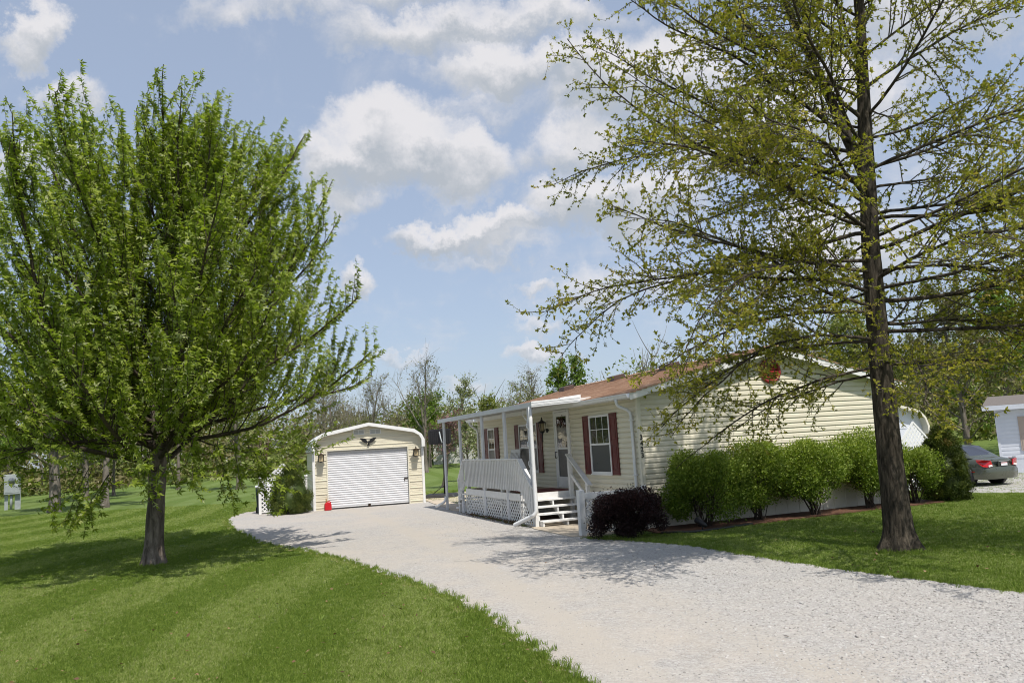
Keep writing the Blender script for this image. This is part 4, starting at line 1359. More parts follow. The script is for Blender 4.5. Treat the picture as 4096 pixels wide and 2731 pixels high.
# red fuel can by the door
gc = empty('fuel_can', gl(0.49, -0.28, 0.012), GA + 0.2, 'bright red plastic fuel can against the garage door jamb', 'fuel can')
prof = [(-.125, 0), (.125, 0), (.13, .02), (.13, .20), (.115, .255), (.06, .30), (.02, .31), (-.04, .31), (-.10, .27), (-.13, .19), (-.13, .02)]
MB().prism([(x, -.08, z) for x, z in prof], (0, .16, 0)).build('can_body', M['gas_red'], gc, bevel=0.022)
MB().tube([(.10, 0, .22), (.12, 0, .30), (.06, 0, .345), (-.0, 0, .33)], .016, 6).build('can_handle', M['gas_red'], gc)
MB().tube([(-.05, 0, .295), (-.05, 0, .33), (-.055, 0, .40), (-.06, 0, .46)], [.034, .03, .022, .014], 8).build('spout', pmat('spout_tan', (.30, .17, .06), .5), gc)


# trellis with peaked lattice and ball-topped posts
def trellis(name, loc, rz, w, label, up=True):
    e = empty(name, loc, rz, label, 'trellis')
    for x in (0.0, w):
        p_ = MB().box(x - 0.05, x + 0.05, -0.05, 0.05, 0, 1.22).build('post', M['white'], e, bevel=0.006)
        MB().lathe([(0.05, 1.22), (0.065, 1.225), (0.065, 1.245), (0.03, 1.255), (0.025, 1.27), (0.05, 1.285), (0.068, 1.32), (0.068, 1.35), (0.05, 1.385), (0.005, 1.40)], 14, (x, 0, 0)).build('ball_finial', M['white'], p_)

    def top(s):
        return 1.15 + 0.72 * (1 - abs(s / w - 0.5) * 2)
    for s0, s1 in ((0.05, w / 2), (w - 0.05, w / 2)):
        MB().bar((s0, 0, top(s0) - 0.01), (s1, 0, top(s1) - 0.01), 0.03, 0.055).build('top_rail', M['white'], e)
    MB().box(0.05, w - 0.05, -0.015, 0.015, 0.05, 0.11).build('bottom_rail', M['white'], e)
    lattice(e, (0.05, 0.0, 0.08), (1, 0, 0), w - 0.1, 1.85, step=0.105, sw=0.042, th=0.009, nrm=(0, 1, 0), mat=M['white'], top=lambda s: top(s + 0.05) - 0.10)
    return e


trellis('garden_trellis', gl(-1.98, 0.62, 0.0), GA - 0.06, 1.72, 'white peaked lattice trellis behind the cone evergreen by the garage')
trellis('garden_trellis', (11.9, 25.25, -0.2), YAW, 1.75, 'white peaked lattice trellis between the house and the arborvitae').scale = (1, 1, 1.2)

# wheeled bin behind the trellis post
bn = empty('wheeled_bin', gl(-1.86, 1.25, 0), GA, 'dark wheeled refuse bin behind the trellis post', 'bin')
MB().prism([(-0.24, -0.27, 0.03), (0.24, -0.27, 0.03), (0.29, -0.33, 1.0), (-0.29, -0.33, 1.0)], (0, 0.6, 0)).build('bin_body', M['bin'], bn, bevel=0.02)
MB().box(-0.31, 0.31, -0.36, 0.33, 1.0, 1.07).build('lid', M['grey_metal'], bn, bevel=0.02)
for s in (-1, 1):
    wl = MB().lathe([(0.10, -0.03), (0.12, 0), (0.10, 0.03)], 14).build('wheel', M['tyre'], bn)
    wl.rotation_euler = (0, math.pi / 2, 0); wl.location = (s * 0.27, 0.30, 0.12)

# small white shed with rounded eaves behind the house, right
sh = empty('garden_shed', (11.04, 25.97, gh(13.2, 26.8)), YAW, 'small white shed with rounded eave glimpsed right of the oak trunk', 'shed')
sw_ = 2.9
sh.scale = (1, 1, 1.15)


def sprof_(o):
    hs = [(0 - o, 1.62), (0 - o, 1.85), (0.10 - o * .7, 2.08 + o * .5), (0.34 - o * .3, 2.26 + o), (sw_ / 2, 2.50 + o)]
    return hs + [(sw_ - x, z) for x, z in reversed(hs[:-1])]


MB().prism([(x, 0, z) for x, z in ([(0.02, 0), (0.02, 1.6)] + sprof_(0)[1:-1] + [(sw_ - .02, 1.6), (sw_ - .02, 0)])], (0, 2.6, 0)).build('wall', M['house_white'], sh)
po, pi_ = sprof_(0.05), sprof_(-0.03)
vs, fs = [], []
for yv in (-0.25, 2.7):
    vs += [(x, yv, z) for x, z in po] + [(x, yv, z) for x, z in pi_]
for i in range(n9 - 1):
    fs += [(i, i + 1, 2 * n9 + i + 1, 2 * n9 + i), (n9 + i, 3 * n9 + i, 3 * n9 + i + 1, n9 + i + 1), (i, n9 + i, n9 + i + 1, i + 1), (2 * n9 + i, 2 * n9 + i + 1, 3 * n9 + i + 1, 3 * n9 + i)]
fs += [(0, 2 * n9, 3 * n9, n9), (n9 - 1, 2 * n9 - 1, 4 * n9 - 1, 3 * n9 - 1)]
MB().raw(vs, fs).build('roof', M['cream_trim'], sh)
for k in range(5):
    MB().box(0.02, sw_ - .02, -0.012, 0.0, 0.2 + k * 0.4, 0.23 + k * 0.4).build('wall_rib', M['house_white'], sh)

# basketball hoop seen from behind
hp = empty('basketball_hoop', (-3.45, 34.35, 0.0), R(-8), 'black portable basketball hoop behind the porch posts, seen from behind', 'basketball hoop')
MB().prism([(-0.75, -0.45, 0.03), (0.75, -0.45, 0.03), (0.62, -0.38, 0.17), (-0.62, -0.38, 0.17)], (0, 0.95, 0)).build('base', M['black_plastic'], hp, bevel=0.04)
MB().tube([(0.20, 0, 0.12), (0.22, 0, 1.2), (0.22, 0, 2.35)], 0.05, 10).build('pole', M['black'], hp)
MB().tube([(0.20, 0.0, 0.55), (-0.35, -0.02, 0.16)], 0.016, 6).build('brace', M['black'], hp)
MB().tube([(0.22, 0, 2.20), (0.10, 0.10, 2.50), (0.02, 0.22, 2.82)], 0.028, 8).build('arm', M['meter_grey'], hp)
bbp = []
for (cx, cz, a0) in ((0.40, 2.84, 0), (-0.40, 2.84, 90), (-0.40, 2.38, 180), (0.40, 2.38, 270)):
    for k in range(5):
        a = R(a0 + k * 22.5)
        bbp.append((cx + 0.10 * math.cos(a), 0.28, cz + 0.10 * math.sin(a)))
bb = MB().prism(bbp, (0, 0.03, 0)).build('backboard', M['black_plastic'], hp)
for k in range(11):
    x = -0.44 + k * 0.088
    MB().box(x - 0.008, x + 0.008, 0.258, 0.279, 2.33, 2.89).build('backboard_rib', M['black_plastic'], bb)
for k in range(6):
    zz = 2.36 + k * 0.10
    MB().box(-0.45, 0.45, 0.262, 0.2785, zz - 0.007, zz + 0.007).build('backboard_rib', M['black_plastic'], bb)
ring = [(0.23 * math.cos(2 * math.pi * k / 20), 0.58 + 0.23 * math.sin(2 * math.pi * k / 20), 2.42) for k in range(21)]
MB().tube(ring, 0.01, 6, False).build('rim', pmat('rim_orange', (.4, .08, .02), .4), hp)

# electric meter pedestal at the far left
mp_ = empty('meter_pedestal', (-30.3, 47.6, gh(-30.3, 47.6)), R(32), 'grey electric meter pedestal standing at the edge of the lawn', 'meter')
MB().box(-0.42, -0.24, -0.05, 0.05, 0, 0.9).build('leg', M['meter_grey'], mp_)
MB().box(0.10, 0.40, -0.05, 0.05, 0, 2.05).build('back_board', M['meter_grey'], mp_)
MB().tube([(-0.08, -0.06, 0), (-0.08, -0.06, 0.95)], 0.07, 8).build('conduit', M['meter_grey'], mp_)
MB().box(-0.46, 0.36, -0.28, -0.05, 0.90, 2.08).build('meter_box', M['meter_grey'], mp_, bevel=0.02)
MB().box(-0.40, 0.30, -0.295, -0.28, 1.0, 1.45).build('box_door', M['meter_grey'], mp_, bevel=0.006)
md = MB().lathe([(0.17, 0), (0.17, 0.06), (0.15, 0.12), (0.09, 0.16), (0.01, 0.17)], 20).build('meter_dial', M['meter_glass'], mp_)
md.rotation_euler = (math.pi / 2, 0, 0); md.location = (-0.08, -0.28, 1.72)

# black landscape spotlight in the bed
sp_ = empty('landscape_spotlight', hw(0.62, -1.28, 0.02), YAW + 0.5, 'small black landscape spotlight in the bed beside the barberry', 'spotlight')
MB().tube([(0, 0, 0), (0, 0, 0.12)], 0.015, 6).build('stake', M['black_plastic'], sp_)
MB().tube([(-0.02, -0.10, 0.10), (0.0, 0.0, 0.15), (0.03, 0.13, 0.23)], [0.035, 0.06, 0.085], 10).build('lamp_head', M['black_plastic'], sp_)
ed = MB().tube([tuple(hw(-0.2, -0.95, 0.03)), tuple(hw(0.3, -1.38, 0.03)), tuple(hw(1.1, -1.30, 0.03)), tuple(hw(2.0, -1.14, 0.03))], 0.028, 6).build('bed_edging', M['edging'])
tag(ed, 'black plastic edging along the front of the mulch bed', 'edging')

# ------------------------------------------------------------------ neighbour's white house on the right
NZ = gh(22, 36)
nb = empty('neighbour_house', (20.7, 34.4, NZ), R(-34), 'white clapboard house with tan shutters at the right edge', 'house')
MB().box(0, 12, 0.01, 8, 0, 2.75).build('wall', M['house_white'], nb)
vs = [(0.0, -0.014, 0), (12, -0.014, 0), (0, -0.012, .10), (12, -0.012, .10), (0, 0.0, .172), (12, 0.0, .172), (0, 0.009, 0), (12, 0.009, 0)]
cb_me = MB().raw(vs, [(0, 1, 3, 2), (2, 3, 5, 4), (6, 7, 1, 0)]).mesh('clapboard', M['house_white'])
for k in range(12):
    inst(cb_me, 'clapboard', nb, (0, 0, 0.66 + k * 0.172))
MB().box(-0.03, 0.07, -0.03, 0.07, 0, 2.75).build('corner_board', M['house_white'], nb)
nr = MB().prism([(-0.42, -0.35, 2.95), (-0.42, 4.0, 3.42), (-0.42, 8.35, 2.95), (-0.42, 8.35, 2.80), (-0.42, 4.0, 3.25), (-0.42, -0.35, 2.80)], (13, 0, 0)).build('roof', M['grey_roof'], nb)
MB().box(-0.44, 12.4, -0.40, -0.352, 2.74, 2.94).build('fascia', M['house_white'], nr)
MB().box(-0.42, 12.4, -0.35, 0.0, 2.735, 2.75).build('soffit', M['house_white'], nr)
sh_ = MB(); sh_.box(0.80, 1.20, -0.05, -0.015, 0.98, 2.42)
s1 = sh_.build('shutter', M['tan'], nb)
MB().box(0.86, 1.14, -0.058, -0.05, 1.04, 1.66).build('shutter_panel', M['tan'], s1, bevel=0.006)
MB().box(0.86, 1.14, -0.058, -0.05, 1.72, 2.36).build('shutter_panel', M['tan'], s1, bevel=0.006)
nw = MB(); nw.box(1.22, 2.4, -0.04, -0.0, 0.98, 2.42)
nwin = nw.build('window', M['white'], nb)
MB().box(1.29, 2.33, -0.046, -0.041, 1.05, 2.35).build('pane', M['glass'], nwin)
MB().box(0.42, 0.54, -0.03, -0.014, 0.66, 0.76).build('outlet_cover', M['meter_grey'], nb)
MB().box(-0.01, 12, -0.02, 0.008, 0.0, 0.62).build('skirting', M['house_white'], nb)


# ------------------------------------------------------------------ olive sedan
def sedan(loc, rz):
    c = empty('parked_sedan', loc, rz, 'olive green sedan parked on the gravel behind the arborvitae', 'car')
    # local: x to the car's right, y forward, rear bumper at y=0
    L, HW = 4.35, 0.845
    # lower body loft: stations y, (half width, z) rings from sill over shoulder to deck centre
    st = [(0.00, .58, [.36, .46, .62, .70]), (0.06, .74, [.30, .48, .70, .86]), (0.16, .81, [.24, .50, .80, .955]), (0.55, .835, [.20, .52, .86, 1.00]), (0.95, .845, [.19, .52, .885, 1.005]),
          (1.5, .85, [.19, .52, .90, 0.99]), (2.6, .85, [.19, .52, .90, 0.97]), (3.2, .845, [.20, .52, .86, .94]), (3.8, .82, [.22, .50, .76, .84]), (4.2, .72, [.26, .46, .62, .70]), (4.35, .55, [.34, .44, .54, .58])]
    vs, fs = [], []
    for (y, hw_, zz) in st:
        ring = [(-hw_ * .93, zz[0]), (-hw_, zz[1]), (-hw_ * .985, zz[2]), (-hw_ * .86, zz[3] - .015), (-hw_ * .45, zz[3] + .012), (0, zz[3] + .018)]
        ring = ring + [(-x, z) for x, z in reversed(ring[:-1])]
        vs += [(x, y, z) for x, z in ring]
    n = 11
    for i in range(len(st) - 1):
        for k in range(n - 1):
            fs.append((i * n + k, i * n + k + 1, (i + 1) * n + k + 1, (i + 1) * n + k))
        fs.append((i * n + n - 1, i * n, (i + 1) * n, (i + 1) * n + n - 1))
    fs += [tuple(range(n)), tuple(range((len(st) - 1) * n, len(st) * n))]
    body = MB().raw(vs, fs, True).build('body', M['car'], c)
    m = body.modifiers.new('subd', 'SUBSURF'); m.levels = 2; m.render_levels = 2
    # cabin
    base = [(-.73, .62, .985), (-.755, 1.3, .98), (-.77, 2.2, .97), (-.74, 3.05, .93)]
    roofp = [(-.53, 1.28, 1.40), (-.56, 1.55, 1.445), (-.58, 2.0, 1.455), (-.54, 2.38, 1.42)]
    vs = []
    for (x, y, z) in base: vs += [(x, y, z), (-x, y, z)]
    for (x, y, z) in roofp: vs += [(x, y, z), (-x, y, z)]
    rc = [(0, 1.24, 1.43), (0, 1.55, 1.475), (0, 2.0, 1.485), (0, 2.42, 1.45)]
    vs += rc
    fs = [(0, 2, 10, 8), (2, 4, 12, 10), (4, 6, 14, 12), (1, 9, 11, 3), (3, 11, 13, 5), (5, 13, 15, 7), (8, 10, 17, 16), (10, 12, 18, 17), (12, 14, 19, 18), (9, 16, 17, 11), (11, 17, 18, 13), (13, 18, 19, 15), (0, 8, 16, 9, 1), (6, 7, 15, 19, 14)]
    cab = MB().raw(vs, fs, True).build('cabin', M['car'], c)
    m = cab.modifiers.new('bev', 'BEVEL'); m.width = 0.05; m.segments = 3

    def quad(name, pts, mat, push):
        mb = MB()
        ps = [Vector(p) + Vector(push) for p in pts]
        mb.raw(ps, [tuple(range(len(ps)))])
        return mb.build(name, mat, c)
    quad('rear_window', [(-.60, .72, 1.02), (.60, .72, 1.02), (.46, 1.22, 1.385), (0, 1.19, 1.412), (-.46, 1.22, 1.385)], M['car_glass'], (0, -.012, .016))
    quad('windscreen', [(.66, 2.98, .97), (-.66, 2.98, .97), (-.48, 2.45, 1.39), (.48, 2.45, 1.39)], M['car_glass'], (0, .02, .02))
    for s in (-1, 1):
        quad('side_window', [(s * .752, 1.42, 1.0), (s * .765, 2.05, .995), (s * .605, 2.02, 1.40), (s * .59, 1.52, 1.395), (s * .66, 1.32, 1.20)], M['car_glass'], (s * .012, 0, .008))
        quad('side_window', [(s * .768, 2.12, .995), (s * .758, 2.82, .975), (s * .60, 2.36, 1.385), (s * .608, 2.10, 1.40)], M['car_glass'], (s * .012, 0, .008))
        quad('quarter_window', [(s * .745, 1.08, 1.005), (s * .748, 1.36, 1.0), (s * .655, 1.27, 1.20)], M['car_glass'], (s * .012, 0, .008))
        # tail light wraps the corner
        tl = MB().prism([(s * .845, .34, .94), (s * .80, .02, .93), (s * .56, -.035, .90), (s * .50, -.045, .70), (s * .70, -.03, .66), (s * .86, .08, .70), (s * .862, .30, .86)], (s * -.02, .03, 0)).build('tail_light', M['tail_red'], c, bevel=0.008)
        MB().prism([(s * .56, -.055, .76), (s * .71, -.045, .74), (s * .69, -.045, .675), (s * .525, -.058, .705)], (0, .02, 0)).build('reverse_lamp', M['tail_clear'], tl)
        MB().box(min(s * .847, s * .862), max(s * .847, s * .862), .42, .56, .50, .53).build('side_marker', M['tail_red'], c)
        for y in (0.86, 3.45):
            w = MB().lathe([(.20, -.10), (.29, -.10), (.31, -.07), (.31, .07), (.29, .10), (.20, .10)], 24).build('wheel', M['tyre'], c)
            w.rotation_euler = (0, math.pi / 2, 0); w.location = (s * .745, y, .31)
            MB().lathe([(.01, -.02), (.08, -.015), (.19, -.04), (.215, -.085), (.215, .085), (.19, .04), (.01, .02)], 20).build('rim', M['rim'], w)
            # dark wheel arch
            ar = MB().lathe([(.365, -.12), (.365, .108), (.30, .109)], 24).build('wheel_arch', M['black_plastic'], c)
            ar.rotation_euler = (0, math.pi / 2, 0); ar.location = (s * .752, y, .33)
    # rear bumper
    bp = []
    for (x, y) in ((-.86, .50), (-.85, .14), (-.72, -.03), (-.40, -.09), (0, -.105), (.40, -.09), (.72, -.03), (.85, .14), (.86, .50)):
        bp.append((x, y))
    vs, fs = [], []
    for (x, y) in bp:
        vs += [(x * .97, y + .04, .24), (x, y, .36), (x, y - .012, .56), (x * .97, y + .035, .665)]
    for i in range(len(bp) - 1):
        for k in range(3):
            fs.append((4 * i + k, 4 * i + k + 1, 4 * i + 4 + k + 1, 4 * i + 4 + k))
    bpo = MB().raw(vs, fs, True).build('rear_bumper', M['car'], c)
    MB().prism([(-.52, -.052, .93), (.52, -.052, .93), (.50, -.075, .905), (-.50, -.075, .905)], (0, .05, 0)).build('trunk_lip', M['car'], c)
    pl = MB().box(-.155, .155, -.100, -.085, .70, .815).build('licence_plate', M['plate'], c)
    MB().box(-.15, .15, -.104, -.1005, .786, .806).build('plate_band', M['tail_red'], pl)
    rec = MB().prism([(-.26, -.062, .685), (.26, -.062, .685), (.26, -.072, .845), (-.26, -.072, .845)], (0, .02, 0)).build('plate_recess', pmat('plate_recess_shade', (.05, .055, .042), .4, metallic=.4), c)  # raised panel; the recess's shade is painted as a darker olive
    MB().box(-.26, .26, -.095, -.06, .845, .875).build('trunk_handle', M['rim'], c)
    return c


sedan((17.30, 28.75, gh(17.6, 30) + 0.03), YAW)

# ------------------------------------------------------------------ vegetation helpers
KITE = (np.array([(0, 0, 0), (.42, .27, .06), (1, 0, -.06), (.42, -.27, .06)]), np.array([(0, 1, 2, 3)]))
LONG = (np.array([(0, 0, 0), (.5, .17, .05), (1, 0, -.10), (.5, -.17, .05)]), np.array([(0, 1, 2, 3)]))
_l = [(.04, 0, 0), (.16, .34, .06), (.52, .56, -.03), (.36, .16, .05)]
MAPLE = (np.array([(0, 0, 0), (.5, .15, .05), (1, 0, -.12), (.5, -.15, .05)] + _l + [(a, -b, c) for a, b, c in _l]), np.array([(0, 1, 2, 3), (4, 7, 6, 5), (8, 9, 10, 11)]))


def unit(a):
    return a / np.maximum(np.linalg.norm(a, axis=-1, keepdims=True), 1e-9)


def leaves(P, D, size, tint, tmpl, g, nrm=None, flat=0.5):
    """arrays of leaf faces: base P, pointing D, with size and tint per leaf"""
    n = len(P)
    D = unit(D)
    if nrm is None:
        nrm = g.normal(size=(n, 3)) * (1 - flat) + np.array([0, 0, 1.0]) * flat
    S = unit(np.cross(D, nrm))
    N = np.cross(S, D)
    T, Fq = tmpl
    V = P[:, None, :] + size[:, None, None] * (T[None, :, 0:1] * D[:, None, :] + T[None, :, 1:2] * S[:, None, :] + T[None, :, 2:3] * N[:, None, :])
    k = len(T)
    F = (np.arange(n) * k)[:, None, None] + Fq[None]
    return V.reshape(-1, 3), F.reshape(-1, 4), np.repeat(tint, k)


def tubes(branches, g=None):
    """branches: list of (pts (n,3), radii (n), sides) -> quads"""
    Vs, Fs, off = [], [], 0
    for pts, rad, sides in branches:
        pts = np.asarray(pts); n = len(pts)
        d = np.gradient(pts, axis=0)
        d = unit(d)
        ref = np.array([0.31, 0.87, 0.38]) if abs(d[0] @ np.array([0.31, 0.87, 0.38])) < .9 else np.array([1.0, 0, 0])
        s = unit(np.cross(d, ref)); u = np.cross(d, s)
        a = np.arange(sides) * 2 * np.pi / sides
        ring = pts[:, None, :] + np.asarray(rad)[:, None, None] * (np.cos(a)[None, :, None] * s[:, None, :] + np.sin(a)[None, :, None] * u[:, None, :])
        Vs.append(ring.reshape(-1, 3))
        i = np.arange(n - 1)[:, None]; k = np.arange(sides)[None, :]
        k2 = (k + 1) % sides
        F = np.stack([i * sides + k, i * sides + k2, (i + 1) * sides + k2, (i + 1) * sides + k], -1).reshape(-1, 4) + off
        Fs.append(F); off += n * sides
    return np.concatenate(Vs), np.concatenate(Fs)


def grow(p, d, length, n, g, up=0.0, wig=0.1, stop=None):
    pts = [np.array(p, float)]
    d = unit(np.array(d, float))
    st = length / n
    for k in range(n):
        d = unit(d + np.array([0, 0, up / n]) + g.normal(size=3) * wig)
        q_ = pts[-1] + d * st
        pts.append(q_)
        if stop is not None and stop(q_): break
    return np.array(pts)


def at_s(pts, s):
    f = s * (len(pts) - 1); i = min(int(f), len(pts) - 2); t = f - i
    return pts[i] * (1 - t) + pts[i + 1] * t, unit(pts[i + 1] - pts[i])


def perp(d, g, ang, flatten=1.0):
    """direction leaving d at angle ang in a random (possibly flattened) azimuth"""
    r_ = g.normal(size=3); r_[2] *= flatten
    s = unit(r_ - d * (r_ @ d))
    return unit(d * math.cos(ang) + s * math.sin(ang))


def taper(n, r0, r1, p=1.0):
    return r1 + (r0 - r1) * (1 - np.linspace(0, 1, n)) ** p


# ------------------------------------------------------------------ silver maple on the left lawn
def maple(loc):
    g = np.random.default_rng(21)
    e = empty('maple_tree', loc, 0, 'broad bright green silver maple on the left lawn', 'tree')
    Rz = [1.5, 2.3, 3.2, 4.6, 5.4, 6.6, 8.0, 9.0, 9.6, 10.3]
    Rr = [2.2, 3.8, 4.5, 4.8, 4.5, 4.1, 3.75, 3.25, 2.6, 1.2]

    def out(p, slack=0.0):
        r_ = math.hypot(p[0] - 0.1, p[1] * 0.95)
        return r_ > np.interp(p[2], Rz, Rr) + slack or p[2] > 9.25 + slack * 1.3

    br, tw = [], []
    shoots = []
    lead = np.array([(0, 0, -0.05), (0.03, 0, .5), (0.06, 0, 1.2), (0.10, 0, 2.0), (0.12, .05, 2.7), (0.08, 0.0, 3.4), (0.22, .1, 4.6), (0.48, .05, 5.8), (0.66, 0, 7.0), (0.74, .05, 8.4), (0.80, 0, 9.6)])
    lr = np.array([.21, .185, .172, .165, .155, .125, .10, .08, .055, .03, .012])
    trunk_pts = lead
    limbs = []
    ga = 0.0
    NL = 46
    for k in range(NL):
        s = k / (NL - 1)
        z0 = 1.9 + 6.1 * s ** 1.25
        p0 = np.array([np.interp(z0, lead[:, 2], lead[:, 0]), np.interp(z0, lead[:, 2], lead[:, 1]), z0])
        ga += 2.399 + g.normal() * .3
        el = R(10 + 56 * s ** .8 + g.normal() * 7)
        d = np.array([math.cos(ga) * math.cos(el), math.sin(ga) * math.cos(el), math.sin(el)])
        sl_ = g.uniform(-.5, .55)
        pts = grow(p0, d, 7.5, 22, g, up=1.0 if s > .12 else .55, wig=.045, stop=lambda q_: out(q_, sl_))
        if len(pts) < 4: continue
        L = np.linalg.norm(np.diff(pts, axis=0), axis=1).sum()
        r0 = 0.016 + 0.0072 * L * (1 - .35 * s)
        br.append((pts, taper(len(pts), r0, .008, .9), 7))
        limbs.append((pts, L))
    # three strong forks visible low down
    for (d, L, r0, z0) in (((.75, -.1, .62), 5.5, .095, 2.35), ((-.42, .15, .9), 6.5, .08, 3.3), ((-.9, -.1, .42), 5.4, .065, 2.9), ((.25, .3, .95), 7.0, .07, 3.0),
                           ((.95, -.15, .10), 5.0, .045, 2.5), ((.9, .35, .16), 5.0, .045, 2.7), ((.85, -.5, .20), 5.0, .045, 2.8), ((-.95, .1, .08), 5.0, .045, 2.6), ((-.85, -.45, .12), 5.0, .045, 2.5), ((.3, -.95, .10), 4.6, .04, 2.6),
                           ((-.4, -.9, .08), 4.6, .04, 2.7), ((.3, .95, .2), 4.6, .04, 2.7), ((-.5, .85, .15), 4.6, .04, 2.6), ((.7, -.7, .05), 4.4, .04, 2.4), ((1, .1, .3), 5.2, .045, 3.1), ((-1, -.1, .3), 5.2, .045, 3.1)):
        p0 = np.array([np.interp(z0, lead[:, 2], lead[:, 0]), 0, z0])
        pts = grow(p0, d, L, 20, g, up=.75 if d[2] > .4 else .35, wig=.05, stop=lambda q_: out(q_, .2))
        br.append((pts, taper(len(pts), r0, .012, .85), 8)); limbs.append((pts, np.linalg.norm(np.diff(pts, axis=0), axis=1).sum()))
    limbs.append((lead[4:], 7.0))
    secs = []
    for pts, L in limbs:
        n = int(L / 0.22)
        for k in range(n):
            s = .10 + .90 * (k + g.uniform(0, 1)) / n
            if s > 1: s = 1.0
            p, d = at_s(pts, s)
            nd_ = perp(d, g, R(g.uniform(28, 58)))
            nd_ = unit(nd_ + np.array([0, 0, .42]))
            ln = (0.6 + 1.5 * (1 - s) * min(1, L / 5)) * g.uniform(.7, 1.2)
            sl_ = g.uniform(-.35, .5)
            q_ = grow(p, nd_, ln, 7, g, up=.8, wig=.05, stop=lambda x: out(x, sl_))
            if len(q_) < 3: continue
            tw.append((q_, taper(len(q_), .006 + .007 * ln, .003), 4))
            secs.append(q_)
            shoots.append((q_, .25))
        shoots.append((pts, .55))
    for q_ in secs:
        L = np.linalg.norm(np.diff(q_, axis=0), axis=1).sum()
        n = max(1, int(L / .33))
        for k in range(n):
            s = .25 + .75 * (k + g.uniform(0, 1)) / n
            p, d = at_s(q_, min(s, 1))
            nd_ = unit(perp(d, g, R(g.uniform(20, 42))) + np.array([0, 0, .45]))
            sl_ = g.uniform(-.2, .55)
            t_ = grow(p, nd_, g.uniform(.30, .75), 4, g, up=.5, wig=.05, stop=lambda x: out(x, sl_))
            if len(t_) < 3: continue
            tw.append((t_, taper(len(t_), .0045, .002), 3))
            shoots.append((t_, .05))
    # a few drooping sprays low on the right and left
    for (ax, ay, az, dx, dy, dz, ln) in ((1.7, -.6, 2.5, .25, -.2, -.9, 1.5), (2.2, -.4, 2.4, .15, .1, -.95, 1.45), (-.9, -.9, 2.1, -.3, -.3, -.8, 1.2), (-.3, -1.2, 1.95, -.3, -.3, -.6, 1.1), (.7, -1.3, 2.4, .2, -.3, -.7, 1.0),
                                         (-2.4, -.2, 2.7, -.4, 0, -.4, 1.0), (1.3, -1.0, 2.6, .3, -.3, -.8, 1.2)):
        for j in range(3):
            t_ = grow((ax + g.normal() * .12, ay + g.normal() * .12, az), (dx + g.normal() * .1, dy, dz), ln * g.uniform(.7, 1.1), 8, g, up=.1, wig=.07)
            tw.append((t_, taper(len(t_), .012, .003), 4)); shoots.append((t_, .05))
            for m in range(4):
                p, d = at_s(t_, g.uniform(.3, .95))
                u_ = grow(p, perp(d, g, R(40)), g.uniform(.25, .5), 4, g, up=.2, wig=.08)
                tw.append((u_, taper(len(u_), .004, .002), 3)); shoots.append((u_, .05))
    # leafy outer sprays that round the crown out, each on its own twig
    for k in range(900):
        z = 2.0 + 7.7 * g.uniform() ** .9
        a = g.uniform(0, 2 * math.pi)
        Rm = np.interp(z, Rz, Rr)
        rr_ = Rm * g.uniform(.45, .93)
        low_ = max(0.0, 1 - (z - 1.9) / 1.6)
        o_ = np.array([math.cos(a), math.sin(a), 0])
        d = unit(o_ * (.9 + .4 * low_) + np.array([0, 0, .9 - 1.15 * low_]) + g.normal(size=3) * .34)
        p0 = np.array([.1, 0, 0]) + o_ * max(.2, rr_ - .5) + np.array([0, 0, z - .35])
        sl_ = g.uniform(-.1, .45)
        t_ = grow(p0, d, g.uniform(.7, 1.35), 7, g, up=.65 * (1 - low_), wig=.06, stop=lambda x: out(x, sl_))
        if len(t_) < 4: continue
        tw.append((t_, taper(len(t_), .008, .002), 3)); shoots.append((t_, .12))
    # leaders that break the top of the crown
    for (lx, zt) in ((-1.3, 10.25), (-1.05, 10.1), (-2.45, 9.8), (.5, 10.2), (.9, 10.3), (1.85, 10.0), (2.15, 9.5), (2.85, 8.9), (3.2, 8.3), (-2.9, 9.5), (-.75, 9.7), (.15, 9.8), (1.4, 9.6), (-1.8, 9.9), (-3.4, 8.9), (2.5, 9.2), (3.5, 7.4)):
        ly = g.uniform(-1.3, 1.0)
        d = unit(np.array([lx * .10, ly * .10, 1.0]))
        p0 = np.array([lx, ly, zt]) - d * 2.1
        t_ = grow(p0, d, 2.1, 10, g, up=.2, wig=.03)
        tw.append((t_, taper(len(t_), .014, .003), 4)); shoots.append((t_, .1))
        for j in range(9):
            sj = g.uniform(.05, .8)
            p, dd = at_s(t_, sj)
            u_ = grow(p, unit(perp(dd, g, R(26)) + np.array([0, 0, .4])), (1 - sj) * g.uniform(.45, .9) + .15, 5, g, up=.4, wig=.04)
            tw.append((u_, taper(len(u_), .005, .002), 3)); shoots.append((u_, .1))
    P, D, SZ, TI = [], [], [], []
    for q_, s0 in shoots:
        L = np.linalg.norm(np.diff(q_, axis=0), axis=1).sum() * (1 - s0)
        n = max(3, int(L / .043))
        ss = s0 + (1 - s0) * (np.arange(n) + g.uniform(0, 1, n)) / n
        f = np.clip(ss, 0, .999) * (len(q_) - 1); i = f.astype(int); t = (f - i)[:, None]
        p = q_[i] * (1 - t) + q_[i + 1] * t
        d = unit(q_[i + 1] - q_[i])
        a = g.normal(size=(n, 3))
        side = unit(a - d * (a * d).sum(1, keepdims=True))
        dd = d * .15 + side * .75 + np.array([.62, .1, -.22])          # wind from the left
        P.append(p); D.append(dd)
        SZ.append(g.uniform(.075, .150, n)); TI.append(np.full(n, g.normal(0, .10)) + g.beta(2, 2.4, n) * .86)
    P = np.concatenate(P); D = np.concatenate(D); SZ = np.concatenate(SZ); TI = np.concatenate(TI)
    pale = g.uniform(size=len(P)) < .16
    TI = np.clip(np.where(pale, g.uniform(.9, 1, len(P)), TI), 0, 1)
    V, F, T = leaves(P, D, SZ, TI, MAPLE, g, flat=.55)
    np_mesh('crown', V, F, M['maple_leaf'], e, T)
    V, F = tubes(br + tw)
